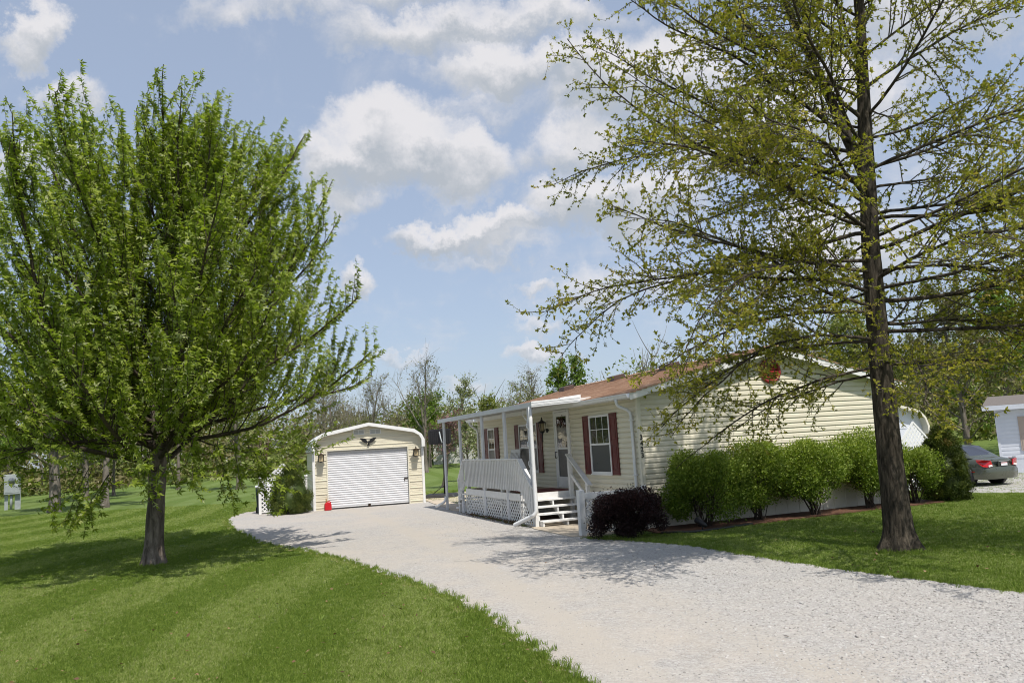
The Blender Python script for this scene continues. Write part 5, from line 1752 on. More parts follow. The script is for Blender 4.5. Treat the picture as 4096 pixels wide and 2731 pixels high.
    np_mesh('branches', V, F, M['bark_limb'], e, smooth=True)
    # trunk with ridged, slightly flared base
    zz = np.concatenate([np.linspace(-.05, .6, 8), np.linspace(.75, 3.4, 18), np.linspace(3.8, 9.6, 12)])
    cx = np.interp(zz, lead[:, 2], lead[:, 0]); cy = np.interp(zz, lead[:, 2], lead[:, 1]); rr = np.interp(zz, lead[:, 2], lr)
    ns = 28
    a = np.arange(ns) * 2 * np.pi / ns
    rad = rr[:, None] * (1 + .045 * np.sin(a * 7 + zz[:, None] * 3) + .03 * np.sin(a * 11 - zz[:, None] * 5) + g.normal(size=(len(zz), ns)) * .018)
    rad += (.07 * np.exp(-np.maximum(zz, 0) / .14))[:, None] * (1 + .45 * np.sin(a * 5 + 1))
    V = np.stack([cx[:, None] + rad * np.cos(a), cy[:, None] + rad * np.sin(a), np.repeat(zz[:, None], ns, 1)], -1).reshape(-1, 3)
    i = np.arange(len(zz) - 1)[:, None]; k = np.arange(ns)[None]; k2 = (k + 1) % ns
    F = np.stack([i * ns + k, i * ns + k2, (i + 1) * ns + k2, (i + 1) * ns + k], -1).reshape(-1, 4)
    np_mesh('trunk', V, F, M['bark_maple'], e, smooth=True)
    print('maple leaves', len(P))
    return e


maple((-7.85, 17.05, 0))


# ------------------------------------------------------------------ pin oak on the right lawn
def oak(loc):
    g = np.random.default_rng(5)
    e = empty('oak_tree', loc, 0, 'tall pin oak with sparse yellow green spring leaves, right of the driveway', 'tree')
    Rz = [1.6, 2.2, 3.0, 4.0, 5.0, 6.0, 7.0, 8.0, 9.0, 10.5, 12.0, 13.5, 14.6]
    Rr = [2.6, 4.2, 5.2, 5.8, 6.2, 5.9, 5.5, 5.2, 4.8, 3.9, 2.7, 1.4, .3]

    def out(p, slack=0.0):
        return math.hypot(p[0], p[1] * (2.1 if p[1] > 0 else 1.0)) > np.interp(p[2], Rz, Rr) + slack or p[2] < 2.0

    lead = np.array([(0, 0, -.05), (0, 0, .5), (0, 0, 1.5), (.03, 0, 3.0), (.10, 0, 5.0), (.22, 0, 6.8), (.42, .05, 9.0), (.6, .05, 11.5), (.7, 0, 14)])
    lr = np.array([.22, .208, .192, .172, .145, .122, .08, .045, .01])
    br, tw, shoots = [], [], []
    limbs = []
    ga = .4
    z0 = 2.9
    while z0 < 13.4:
        s = (z0 - 2.35) / 11
        p0 = np.array([np.interp(z0, lead[:, 2], lead[:, 0]), np.interp(z0, lead[:, 2], lead[:, 1]), z0])
        ga += 2.399 + g.normal() * .35
        # lower limbs leave level and droop, upper ones climb
        el = R(np.interp(z0, [2.3, 3.5, 5, 6.5, 8.5, 13], [-3, 3, 7, 15, 28, 46]) + g.normal() * 6)
        up = np.interp(z0, [2.3, 3.5, 5, 6.5, 9, 13], [-.5, -.35, -.10, .05, .12, .2])
        d = np.array([math.cos(ga) * math.cos(el), math.sin(ga) * math.cos(el), math.sin(el)])
        sl_ = g.uniform(-1.3, .35)
        pts = grow(p0, d, 8.5, 24, g, up=up, wig=.085, stop=lambda q_: out(q_, sl_))
        if len(pts) > 4:
            L = np.linalg.norm(np.diff(pts, axis=0), axis=1).sum()
            r0 = .010 + .0046 * L * (1.1 - .5 * s)
            br.append((pts, taper(len(pts), r0, .007, 1.1), 6)); limbs.append((pts, L))
        z0 += np.interp(z0, [2, 6, 13], [.17, .18, .21])
    # the twin leader
    pts = grow((.18, 0, 6.2), (-.22, .05, 1), 6.6, 16, g, up=.4, wig=.03)
    br.append((pts, taper(len(pts), .105, .012), 8)); limbs.append((pts, 6.6))
    # long limbs reaching left across the drive and house
    for (z0, az, el, up, L, r0) in ((5.3, 180, 9, -.05, 5.95, .062), (4.25, 185, 16, -.25, 5.9, .058), (4.0, 190, 14, -.32, 5.0, .055), (3.45, 196, 6, -.36, 4.3, .05), (6.1, 183, 20, -.12, 5.6, .062), (6.7, 176, 26, -.05, 5.8, .06), (6.75, 190, 38, .0, 5.6, .065),
                                    (7.3, 180, 44, .05, 5.4, .06), (3.0, 186, 4, -.45, 3.9, .04), (8.0, 200, 40, .05, 5.0, .05), (8.6, 178, 44, .05, 4.8, .05), (5.8, 215, 15, -.1, 5.2, .05), (4.3, -60, 10, -.2, 5.2, .05), (5.2, -40, 15, -.1, 5.6, .05), (6.4, -15, 22, 0, 5.4, .05), (5.6, 12, 18, -.05, 5.4, .05), (5.4, 200, 10, -.1, 5.4, .05), (4.6, 210, 8, -.3, 5.4, .05), (3.7, 10, 8, -.35, 5.0, .05), (4.6, -20, 12, -.2, 5.6, .05), (3.0, -35, 4, -.5, 4.6, .045)):
        p0 = np.array([np.interp(z0, lead[:, 2], lead[:, 0]), 0, z0])
        a, b = R(az), R(el)
        pts = grow(p0, (math.cos(a) * math.cos(b), math.sin(a) * math.cos(b), math.sin(b)), L, 24, g, up=up, wig=.075)
        br.append((pts, taper(len(pts), r0 * .62, .005, 1.0), 7)); limbs.append((pts, L))
    secs = []
    for pts, L in limbs:
        n = int(L / .135)
        for k in range(n):
            s = .14 + .86 * (k + g.uniform(0, 1)) / n
            s = min(s, 1)
            p, d = at_s(pts, s)
            nd_ = perp(d, g, R(g.uniform(30, 62)), .45)
            ln = (.45 + 1.55 * (1 - s) * min(1, L / 5)) * g.uniform(.6, 1.2)
            q_ = grow(p, nd_, ln, 7, g, up=-.05, wig=.10, stop=lambda x: out(x, .5))
            if len(q_) < 3: continue
            tw.append((q_, taper(len(q_), .004 + .0055 * ln, .0025), 4)); secs.append(q_)
    for q_ in secs:
        L = np.linalg.norm(np.diff(q_, axis=0), axis=1).sum()
        n = max(2, int(L / .15))
        for k in range(n):
            s = .2 + .8 * (k + g.uniform(0, 1)) / n
            p, d = at_s(q_, min(s, 1))
            t_ = grow(p, perp(d, g, R(g.uniform(30, 65)), .6), g.uniform(.10, .34), 3, g, up=.05, wig=.16)
            tw.append((t_, taper(len(t_), .0034, .0018), 3)); shoots.append(t_)
        shoots.append(q_)
    P, D, SZ, TI = [], [], [], []
    for q_ in shoots:
        L = np.linalg.norm(np.diff(q_, axis=0), axis=1).sum()
        n = max(4, int(L / .031)) + 5
        ss = np.where(g.uniform(size=n) < .62, g.uniform(.82, 1, n), g.uniform(.1, 1, n)) if len(q_) <= 4 else g.uniform(.12, 1, n)
        f = np.clip(ss, 0, .999) * (len(q_) - 1); i = f.astype(int); t = (f - i)[:, None]
        p = q_[i] * (1 - t) + q_[i + 1] * t
        d = unit(q_[i + 1] - q_[i])
        a = g.normal(size=(n, 3))
        dd = d * .6 + unit(a) * .85 + np.array([.25, 0, -.15])
        P.append(p); D.append(dd); SZ.append(g.uniform(.032, .070, n))
        TI.append(np.clip(g.normal(.45, .2) + g.normal(0, .14, n), 0, 1))
    P = np.concatenate(P); D = np.concatenate(D); SZ = np.concatenate(SZ); TI = np.concatenate(TI)
    V, F, T = leaves(P, D, SZ, TI, KITE, g, flat=.42)
    np_mesh('crown', V, F, M['oak_leaf'], e, T)
    V, F = tubes(br)
    np_mesh('limbs', V, F, M['bark_oak'], e, smooth=True)
    V, F = tubes(tw)
    np_mesh('twigs', V, F, M['bark_twig'], e)
    zz = np.concatenate([np.linspace(-.05, .9, 14), np.linspace(1.0, 7, 46), np.linspace(7.3, 14, 16)])
    cx = np.interp(zz, lead[:, 2], lead[:, 0]); cy = np.interp(zz, lead[:, 2], lead[:, 1]); rr = np.interp(zz, lead[:, 2], lr)
    ns = 72
    a = np.arange(ns) * 2 * np.pi / ns
    ridge = np.abs(np.sin(a * 11 + .7 * np.sin(zz[:, None] * 2.1) + .4 * np.sin(zz[:, None] * 5.3 + a * 3))) - .5
    rad = rr[:, None] * (1 + .055 * ridge + .025 * np.sin(a * 5 - zz[:, None] * 1.4) + g.normal(size=(len(zz), ns)) * .018)
    rad += (.15 * np.exp(-np.maximum(zz, 0) / .20))[:, None] * (1 + .4 * np.sin(a * 6 + .6))
    V = np.stack([cx[:, None] + rad * np.cos(a), cy[:, None] + rad * np.sin(a), np.repeat(zz[:, None], ns, 1)], -1).reshape(-1, 3)
    i = np.arange(len(zz) - 1)[:, None]; k = np.arange(ns)[None]; k2 = (k + 1) % ns
    F = np.stack([i * ns + k, i * ns + k2, (i + 1) * ns + k2, (i + 1) * ns + k], -1).reshape(-1, 4)
    np_mesh('trunk', V, F, M['bark_oak'], e, smooth=True)
    print('oak leaves', len(P), 'twigs', len(tw))
    return e


oak((6.12, 13.2, 0))


# ------------------------------------------------------------------ shrubs
def bush(name, loc, rx, ry, h, n, mat, label, seed, size=(.03, .055), z0=.12, stems=14, lump=26, group=None, cat='shrub', base=.55, tmpl=KITE, rz=0.0, spiky=0.0):
    g = np.random.default_rng(seed)
    e = empty(name, loc, rz, label, cat, group)
    cs, rs = [], []
    for k in range(lump):
        t = g.uniform(0, 1) ** .8
        z = z0 + (h - z0) * (.12 + .80 * t)
        prof = base + (1 - base) * math.sin(math.pi * min(1, .15 + t * .75)) ** .8
        if t > .75: prof *= 1 - (t - .75) * 1.4
        a = g.uniform(0, 2 * math.pi); r_ = math.sqrt(g.uniform(0, 1)) * .72 * prof
        cs.append((rx * r_ * math.cos(a), ry * r_ * math.sin(a), z)); rs.append(g.uniform(.26, .42) * min(rx, h * .6))
    cs = np.array(cs); rs = np.array(rs)
    k = g.integers(0, lump, n)
    u = unit(g.normal(size=(n, 3)))
    rad = rs[k] * (g.uniform(0, 1, n) ** .35) * (1 + spiky * (g.uniform(0, 1, n) > .9) * g.uniform(.3, 1, n))
    P = cs[k] + u * rad[:, None]
    P = P[P[:, 2] > z0 * .6]
    n = len(P)
    ctr = np.array([0, 0, h * .45])
    D = unit(P - ctr) * .6 + unit(g.normal(size=(n, 3))) * .8 + np.array([0, 0, .35])
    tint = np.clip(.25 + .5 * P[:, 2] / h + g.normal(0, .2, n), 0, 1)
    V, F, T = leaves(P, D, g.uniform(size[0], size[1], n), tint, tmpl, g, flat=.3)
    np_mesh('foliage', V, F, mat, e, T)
    br = []
    for j in range(stems):
        a = g.uniform(0, 2 * math.pi); r_ = g.uniform(.02, .16)
        tgt = cs[g.integers(0, lump)]
        p0 = np.array([r_ * math.cos(a) * rx, r_ * math.sin(a) * ry, -.02])
        d = unit(tgt - p0 + np.array([0, 0, .3]))
        q_ = grow(p0, d, h * g.uniform(.6, .95), 7, g, up=.2, wig=.08)
        br.append((q_, taper(len(q_), g.uniform(.012, .024), .004), 5))
        for m in range(3):
            p, dd = at_s(q_, g.uniform(.25, .8))
            t_ = grow(p, perp(dd, g, R(35)), h * .35, 4, g, wig=.1)
            br.append((t_, taper(len(t_), .007, .003), 4))
    V, F = tubes(br)
    np_mesh('stems', V, F, M['bark_dark'], e, smooth=True)
    return e


GRP = 'privet bushes along the gable wall'
for k, (x, y, rx, h, z0, n_, lm, lab) in enumerate(((1.12, -0.66, 1.34, 1.50, .22, 36000, 44, 'rounded green privet bush against the gable nearest the house number'),
                                                    (2.66, -0.58, 1.06, 1.62, .34, 27000, 30, 'green privet bush second from the house corner along the gable'),
                                                    (4.15, -0.70, 1.12, 1.60, .34, 33000, 40, 'green privet bush third from the house corner along the gable'),
                                                    (6.0, -0.52, 1.05, 1.72, .46, 26000, 32, 'green privet bush left of the oak trunk, at the gable'),
                                                    (7.45, -0.50, 0.85, 1.32, .2, 20000, 30, 'shaded low green privet bush right of the oak trunk by the house corner'))):
    p = hw(x, y)
    bush('privet_bush', (p.x, p.y, 0), rx, .78, h, n_, M['hedge_leaf'], lab, 100 + k, group=GRP, z0=z0, rz=YAW, size=(.032, .075), lump=lm, base=.82, spiky=.55, stems=16)
p = hw(-0.98, -1.04)
bush('barberry_bush', (p.x, p.y, 0), 1.15, .74, .88, 44000, M['barberry_leaf'], 'dark purple barberry bush beside the white lattice fence', 77, size=(.025, .05), z0=.08, stems=18, lump=44, rz=YAW, spiky=.9, base=.85)


def conifer(name, loc, r0, h, n, mat, label, seed, bulge=.3, pw=.85):
    g = np.random.default_rng(seed)
    e = empty(name, loc, 0, label, 'shrub')

    def prof(t):
        t = np.asarray(t)
        return r0 * np.clip(np.where(t < bulge, .80 + .20 * np.sin(t / bulge * np.pi / 2), np.cos((t - bulge) / (1 - bulge) * np.pi / 2 * .96) ** pw), .03, 1)
    # added core shell, tinted dark, so light does not pass straight through
    zz = np.linspace(.12, .93, 14); ns = 20
    a = np.arange(ns) * 2 * np.pi / ns
    rad = prof(zz)[:, None] * .84 * (1 + g.normal(size=(14, ns)) * .06)
    V = np.stack([rad * np.cos(a), rad * np.sin(a), np.repeat((zz * h)[:, None], ns, 1)], -1).reshape(-1, 3)
    i = np.arange(13)[:, None]; k = np.arange(ns)[None]; k2 = (k + 1) % ns
    F = np.stack([i * ns + k, i * ns + k2, (i + 1) * ns + k2, (i + 1) * ns + k], -1).reshape(-1, 4)
    np_mesh('dark_core', V, F, mat, e, np.full(len(V), .12), smooth=True)
    # lumps of sprays
    nl = 130
    lt = g.uniform(.03, .97, nl) ** 1.15; la = g.uniform(0, 2 * np.pi, nl)
    lr_ = prof(lt) * g.uniform(.66, .94, nl)
    C_ = np.stack([lr_ * np.cos(la), lr_ * np.sin(la), lt * h + .03], 1)
    ltint = g.normal(0, .20, nl)
    k = g.integers(0, nl, n)
    u = unit(g.normal(size=(n, 3)))
    P = C_[k] + u * ((g.uniform(0, 1, n) ** .4 * .17) * (r0 / .75))[:, None] * np.array([1, 1, 1.15])
    ok_ = P[:, 2] > .02
    P = P[ok_]; k = k[ok_]
    out_ = P.copy(); out_[:, 2] = 0; out_ = unit(out_)
    D = out_ * .55 + np.array([0, 0, .75]) + g.normal(size=P.shape) * .45
    hgt = ((P - C_[k])[:, 2] / .17)
    tint = np.clip(.46 + ltint[k] + .16 * hgt + g.normal(0, .12, len(P)), 0, 1)  # upper side of each lump tinted lighter: clump shading in the colour
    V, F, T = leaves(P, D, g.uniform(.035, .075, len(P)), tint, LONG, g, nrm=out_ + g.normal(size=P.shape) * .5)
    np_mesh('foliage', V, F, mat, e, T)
    MB().tube([(0, 0, -.02), (0, 0, h * .3)], [.07, .04], 8).build('trunk', M['bark_dark'], e)
    return e


pc = gl(-0.86, -0.35)
conifer('cone_evergreen', (pc.x, pc.y, 0), .80, 1.72, 42000, M['spruce'], 'clipped conical evergreen shrub in front of the trellis by the garage', 31, .18, 1.15)
conifer('arborvitae_shrub', (10.9, 20.6, 0.0), .61, 1.80, 46000, M['conifer'], 'dark domed arborvitae in front of the parked sedan', 32, .30)


# ------------------------------------------------------------------ trees further back
def back_tree(name, loc, h, spread, mat, bark, label, seed, nleaf=6000, lsize=(.12, .26), trunk_r=.16, first=.25, up=.5, twig=True, group=None, fork=0, bend=0.0, nl=22, droop=0.0, top_el=62):
    g = np.random.default_rng(seed)
    e = empty(name, (loc[0], loc[1], gh(loc[0], loc[1]) if len(loc) < 3 else loc[2]), g.uniform(0, 6.28), label, 'tree', group)
    br, tips = [], []
    lead = grow((0, 0, -.1), (bend, 0, 1), h * .94, 14, g, up=.3, wig=.03)
    lead_r = taper(len(lead), trunk_r, .015, .8)
    limbs = [(lead, h)]
    if fork:
        for k in range(fork):
            i0 = int(len(lead) * .35)
            q_ = grow(lead[i0], (g.normal() * .35, g.normal() * .35, 1), h * .55, 10, g, up=.4, wig=.06)
            br.append((q_, taper(len(q_), trunk_r * .6, .012), 5)); limbs.append((q_, h * .55))
    ga = 0
    for k in range(nl):
        s = first + (.97 - first) * k / nl
        p, d = at_s(lead, s)
        ga += 2.4
        el = R(18 + (top_el - 18) * s + g.normal() * 8)
        L = spread * (1.15 - .85 * s) * g.uniform(.75, 1.2)
        q_ = grow(p, (math.cos(ga) * math.cos(el), math.sin(ga) * math.cos(el), math.sin(el)), L, 8, g, up=up - droop, wig=.09)
        br.append((q_, taper(len(q_), trunk_r * .32 * (1.1 - s), .008), 4)); limbs.append((q_, L))
    for q_, L in list(limbs):
        n = int(3 + L * 2.2)
        for k in range(n):
            p, d = at_s(q_, g.uniform(.35 if q_ is not lead else .5, 1))
            t_ = grow(p, unit(perp(d, g, R(g.uniform(25, 55))) + np.array([0, 0, .15 - droop])), L * g.uniform(.18, .36) if q_ is not lead else spread * .3, 5, g, up=.25 - droop, wig=.12)
            br.append((t_, taper(len(t_), .02 if twig else .012, .006), 3)); tips.append(t_)
            for m in range(2):
                p2, d2 = at_s(t_, g.uniform(.3, 1))
                u_ = grow(p2, perp(d2, g, R(g.uniform(25, 50))), L * .14 + .2, 3, g, up=.1 - droop, wig=.12)
                br.append((u_, taper(len(u_), .010, .005), 3)); tips.append(u_)
    V, F = tubes(br)
    np_mesh('branches', V, F, bark, e)
    V, F = tubes([(lead, lead_r + np.concatenate([[trunk_r * .35], np.zeros(len(lead) - 1)]), 12)])
    np_mesh('trunk', V, F, M['bark_grey'] if trunk_r > .1 else bark, e, smooth=True)
    if nleaf:
        k = g.integers(0, len(tips), nleaf)
        P = np.array([at_s(tips[j], s)[0] for j, s in zip(k, g.uniform(.15, 1, nleaf))]) + g.normal(size=(nleaf, 3)) * .10
        D = g.normal(size=(nleaf, 3)) + np.array([.2, 0, -.1])
        lt = g.normal(0, .14, len(tips))[k]
        V, F, T = leaves(P, D, g.uniform(*lsize, nleaf), np.clip(.45 + lt + g.normal(0, .18, nleaf), 0, 1), KITE, g, flat=.3)
        np_mesh('crown', V, F, mat, e, T)
    return e


# left, behind the maple
back_tree('yard_tree', (-24.4, 41.8), 9.5, 5.2, M['mid_leaf'], M['bark_grey'], 'grey forked tree standing left of the maple, beyond the striped lawn', 41, 9000, (.13, .27), .30, .24, fork=2)
back_tree('yard_tree', (-22.6, 43.4), 9.0, 4.6, M['pale_leaf'], M['bark_grey'], 'second grey trunk just right of the forked tree', 42, 9000, (.13, .27), .20, .3)
back_tree('yard_tree', (-33, 60.5), 7.5, 3.2, M['pale_leaf'], M['bark_grey'], 'slim pale-barked sapling beyond the lawn, left one of a pair', 43, 2600, (.14, .28), .13, .35)
back_tree('yard_tree', (-30.6, 60.0), 7.0, 3.0, M['mid_leaf'], M['bark_grey'], 'slim dark sapling beyond the lawn, right one of a pair', 44, 2600, (.14, .28), .12, .35)
back_tree('yard_tree', (-26.8, 62.5), 8.5, 3.4, M['brown_leaf'], M['bark_pale'], 'tall pale-barked bare tree seen left of the maple trunk', 45, 1500, (.12, .24), .15, .4)
back_tree('yard_tree', (-20.4, 58.0), 8.5, 3.8, M['pale_leaf'], M['bark_grey'], 'stout pale trunk just right of the maple trunk', 46, 4200, (.14, .28), .24, .4)
back_tree('yard_tree', (-37, 52), 10.0, 5.5, M['pale_leaf'], M['bark_grey'], 'yellow green tree at the left edge behind the meter', 47, 17000, (.15, .30), .24, .16)
back_tree('yard_tree', (-30, 55), 11.0, 5.0, M['pale_leaf'], M['bark_grey'], 'tall yellow green tree behind the left side of the maple', 48, 17000, (.15, .30), .24, .2)
back_tree('yard_tree', (-45, 70), 9.0, 6.0, M['brown_leaf'], M['bark_pale'], 'twiggy budding tree at the far left edge', 49, 9000, (.15, .30), .22, .2)

# behind the garage and porch
BG = 'bare trees behind the garage'
back_tree('bare_tree', (-7.7, 66), 9.9, 3.6, M['brown_leaf'], M['bark_pale'], 'tall bare forked tree rising right of the garage roof', 51, 500, (.10, .2), .17, .38, up=.9, fork=2, nl=14, top_el=70, group=BG)
back_tree('bare_tree', (-12.5, 68), 8.2, 4.0, M['brown_leaf'], M['bark_pale'], 'bare spreading tree above the garage peak', 52, 900, (.10, .2), .16, .25, fork=2, group=BG)
back_tree('bare_tree', (-17.0, 70), 9.2, 4.2, M['brown_leaf'], M['bark_pale'], 'bare pale tree between the maple edge and the garage', 53, 900, (.10, .2), .16, .25, fork=1, group=BG)
back_tree('bare_tree', (-14.6, 62), 7.0, 3.6, M['brown_leaf'], M['bark_pale'], 'smaller leaning bare tree behind the garage roof left side', 54, 400, (.10, .2), .13, .25, bend=.2, group=BG)
back_tree('leafing_tree', (-4.9, 70), 7.8, 3.0, M['blossom_white'], M['bark_pale'], 'pale leafing tree left of the porch roof end', 55, 2200, (.14, .26), .14, .25, group='leafing trees behind the porch')
back_tree('leafing_tree', (-2.6, 74), 6.3, 2.6, M['pale_leaf'], M['bark_pale'], 'short pale tree just above the porch roof end', 56, 2200, (.14, .28), .12, .2, group='leafing trees behind the porch')
back_tree('leafing_tree', (-8.3, 74), 6.2, 4.2, M['mid_leaf'], M['bark_pale'], 'rounded fresh green tree right of the garage roof', 57, 5200, (.16, .32), .16, .12, group='leafing trees behind the porch')
back_tree('weeping_tree', (-0.2, 82), 8.4, 3.8, M['pale_leaf'], M['bark_pale'], 'pale grey weeping tree over the middle of the brown roof', 58, 1500, (.12, .24), .16, .3, droop=.9, nl=30)
back_tree('weeping_tree', (1.6, 84), 9.4, 3.0, M['brown_leaf'], M['bark_pale'], 'slender bare tree beside the weeping tree over the roof', 64, 400, (.12, .24), .13, .4)
back_tree('leafing_tree', (4.2, 80), 9.6, 2.9, M['mid_leaf'], M['bark_grey'], 'fresh green tree above the brown roof by the vents', 59, 3800, (.18, .36), .18, .3, group='leafing trees behind the roof')
back_tree('leafing_tree', (6.9, 80), 10.2, 2.3, M['mid_leaf'], M['bark_grey'], 'narrow fresh green tree behind the roof vent', 60, 2600, (.18, .36), .16, .35, group='leafing trees behind the roof')
# trees and blossom beside the hoop
back_tree('crabapple_tree', (-4.2, 43.4), 4.0, 2.0, M['pink'], M['bark_grey'], 'crooked crabapple with pink blossom behind the basketball hoop', 61, 1500, (.08, .16), .13, .4, bend=-.35, nl=12)
back_tree('crabapple_tree', (-2.0, 56), 4.0, 2.1, M['pink'], M['bark_grey'], 'rosy crabapple seen between the porch posts', 62, 3800, (.12, .24), .12, .2, nl=18)
back_tree('blossom_tree', (-3.1, 50), 3.7, 1.7, M['blossom_white'], M['bark_grey'], 'white blossoming young tree behind the hoop', 63, 1500, (.10, .2), .09, .3, nl=14)
back_tree('crabapple_tree', (-24.5, 76), 3.6, 1.6, M['pink'], M['bark_grey'], 'pink crabapple near the far white trailer', 65, 1100, (.12, .22), .08, .25, nl=12)
# right, behind the oak and arborvitae
for k, (x, y, h, sp, mt, lab) in enumerate(((27, 48, 10.5, 4.5, 'brown_leaf', 'brown budding tree behind the arborvitae'), (31, 50, 11.0, 4.6, 'mid_leaf', 'fresh green tree left of the white neighbour house'),
                                            (36, 54, 11.5, 5.0, 'pale_leaf', 'pale green tree over the neighbour house roof'), (24, 54, 10.8, 4.6, 'pale_leaf', 'pale green tree right of the oak trunk'),
                                            (20, 58, 10.0, 4.6, 'brown_leaf', 'budding tree behind the right eave of the house'), (42, 56, 11.5, 5.4, 'mid_leaf', 'green tree at the right edge above the neighbour house'))):
    back_tree('wood_edge_tree', (x, y), h, sp, M[mt], M['bark_grey'], lab, 70 + k, 6500, (.16, .34), .2, .12, group='trees at the wood edge', nl=26)


# the wood beyond, one mass of budding crowns and undergrowth
def woods():
    g = np.random.default_rng(9)
    P, TI, br = [], [], []
    n = 430
    for k in range(n):
        a = g.uniform(-.86, .80)
        dist = g.uniform(84, 135)
        x, y = dist * math.sin(a), dist * math.cos(a)
        if y < 52: continue
        hh = g.uniform(4.5, 7.5)
        if x > 12: hh *= 1.6
        if x < -34: hh *= 1.45
        z0 = gh(x, y)
        m = 420
        u = unit(g.normal(size=(m, 3))) * (g.uniform(0, 1, m) ** .4)[:, None]
        q_ = np.array([x, y, z0 + hh * .48]) + u * np.array([hh * .42, hh * .42, hh * .52])
        P.append(q_); TI.append(np.clip(g.normal(.45, .26) + g.normal(0, .12, m), 0, 1))
        t_ = grow((x, y, z0), (g.normal() * .1, 0, 1), hh * 1.02, 6, g, wig=.08)
        br.append((t_, taper(len(t_), .16, .03), 4))
        for j in range(5):
            p, d = at_s(t_, g.uniform(.35, .95))
            b_ = grow(p, perp(d, g, R(40)), hh * .4, 4, g, up=.3, wig=.1)
            br.append((b_, taper(len(b_), .06, .015), 3))
    for k in range(420):                        # undergrowth along the wood's edge
        a = g.uniform(-.86, .80); dist = g.uniform(76, 112)
        x, y = dist * math.sin(a), dist * math.cos(a)
        if -2 > x > -9 and y < 84: continue
        hh = g.uniform(1.2, 2.8); z0 = gh(x, y); m = 150
        u = unit(g.normal(size=(m, 3))) * (g.uniform(0, 1, m) ** .4)[:, None]
        P.append(np.array([x, y, z0 + hh * .4]) + u * np.array([hh * .9, hh * .9, hh * .55]))
        TI.append(np.clip(g.normal(.5, .2) + g.normal(0, .12, m), 0, 1))
    P = np.concatenate(P); TI = np.concatenate(TI)
    D = g.normal(size=P.shape)
    V, F, T = leaves(P, D, g.uniform(.3, .62, len(P)), TI, KITE, g)
    e = empty('far_woods', (0, 0, 0), 0, 'hazy line of budding woodland along the horizon', 'woods')
    e["kind"] = "stuff"
    o = np_mesh('canopy', V, F, M['wood_mix'], e, T, kind='stuff')
    V, F = tubes(br)
    np_mesh('trunks', V, F, M['bark_pale'], e, kind='stuff')


M['wood_mix'] = leaf_mat('budding_wood', [(0, (0.17, 0.145, 0.08)), (0.3, (0.22, 0.195, 0.09)), (0.5, (0.19, 0.21, 0.06)), (0.75, (0.165, 0.225, 0.045)), (1, (0.235, 0.275, 0.08))], 0.3)
woods()


# far houses
def far_house(loc, rz, w, d, h, rise, label, roofm, wallm=None, ncol=2):
    e = empty('far_house', (loc[0], loc[1], gh(loc[0], loc[1]) - .05), rz, label, 'house')
    wallm = wallm or M['far_white']
    MB().prism([(-w / 2, 0, 0), (w / 2, 0, 0), (w / 2, 0, h), (0, 0, h + rise), (-w / 2, 0, h)], (0, d, 0)).build('wall', wallm, e)
    r_ = MB()
    for s in (-1, 1):
        r_.prism([(s * (w / 2 + .35), -.35, h - .06), (0, -.35, h + rise + .10), (0, -.35, h + rise + .26), (s * (w / 2 + .35), -.35, h + .12)], (0, d + .7, 0))
    r_.build('roof', roofm, e)
    for k in range(ncol):
        x = -w / 2 + w * (k + .5) / ncol
        f_ = MB().box(x - .5, x + .5, -.05, .0, 1.1, 2.1).build('window', M['far_white'], e)
        MB().box(x - .42, x + .42, -.08, -.051, 1.18, 2.02).build('pane', M['far_glass'], f_)
    return e


far_house((-4.6, 78), R(6), 7.5, 12, 2.6, 1.0, 'pale house with low gable roof seen between the porch posts', M['house_white'])
far_house((-30.2, 92), R(25), 7, 11, 2.7, .8, 'white trailer home under the right side of the maple crown', M['far_white'], ncol=3)
far_house((-45, 96), R(20), 8, 12, 2.8, .9, 'white far house between the saplings left of the maple trunk', M['far_white'], ncol=3)
far_house((-51, 74), R(35), 6, 9, 2.6, .8, 'white house corner behind the meter pedestal', M['far_white'])


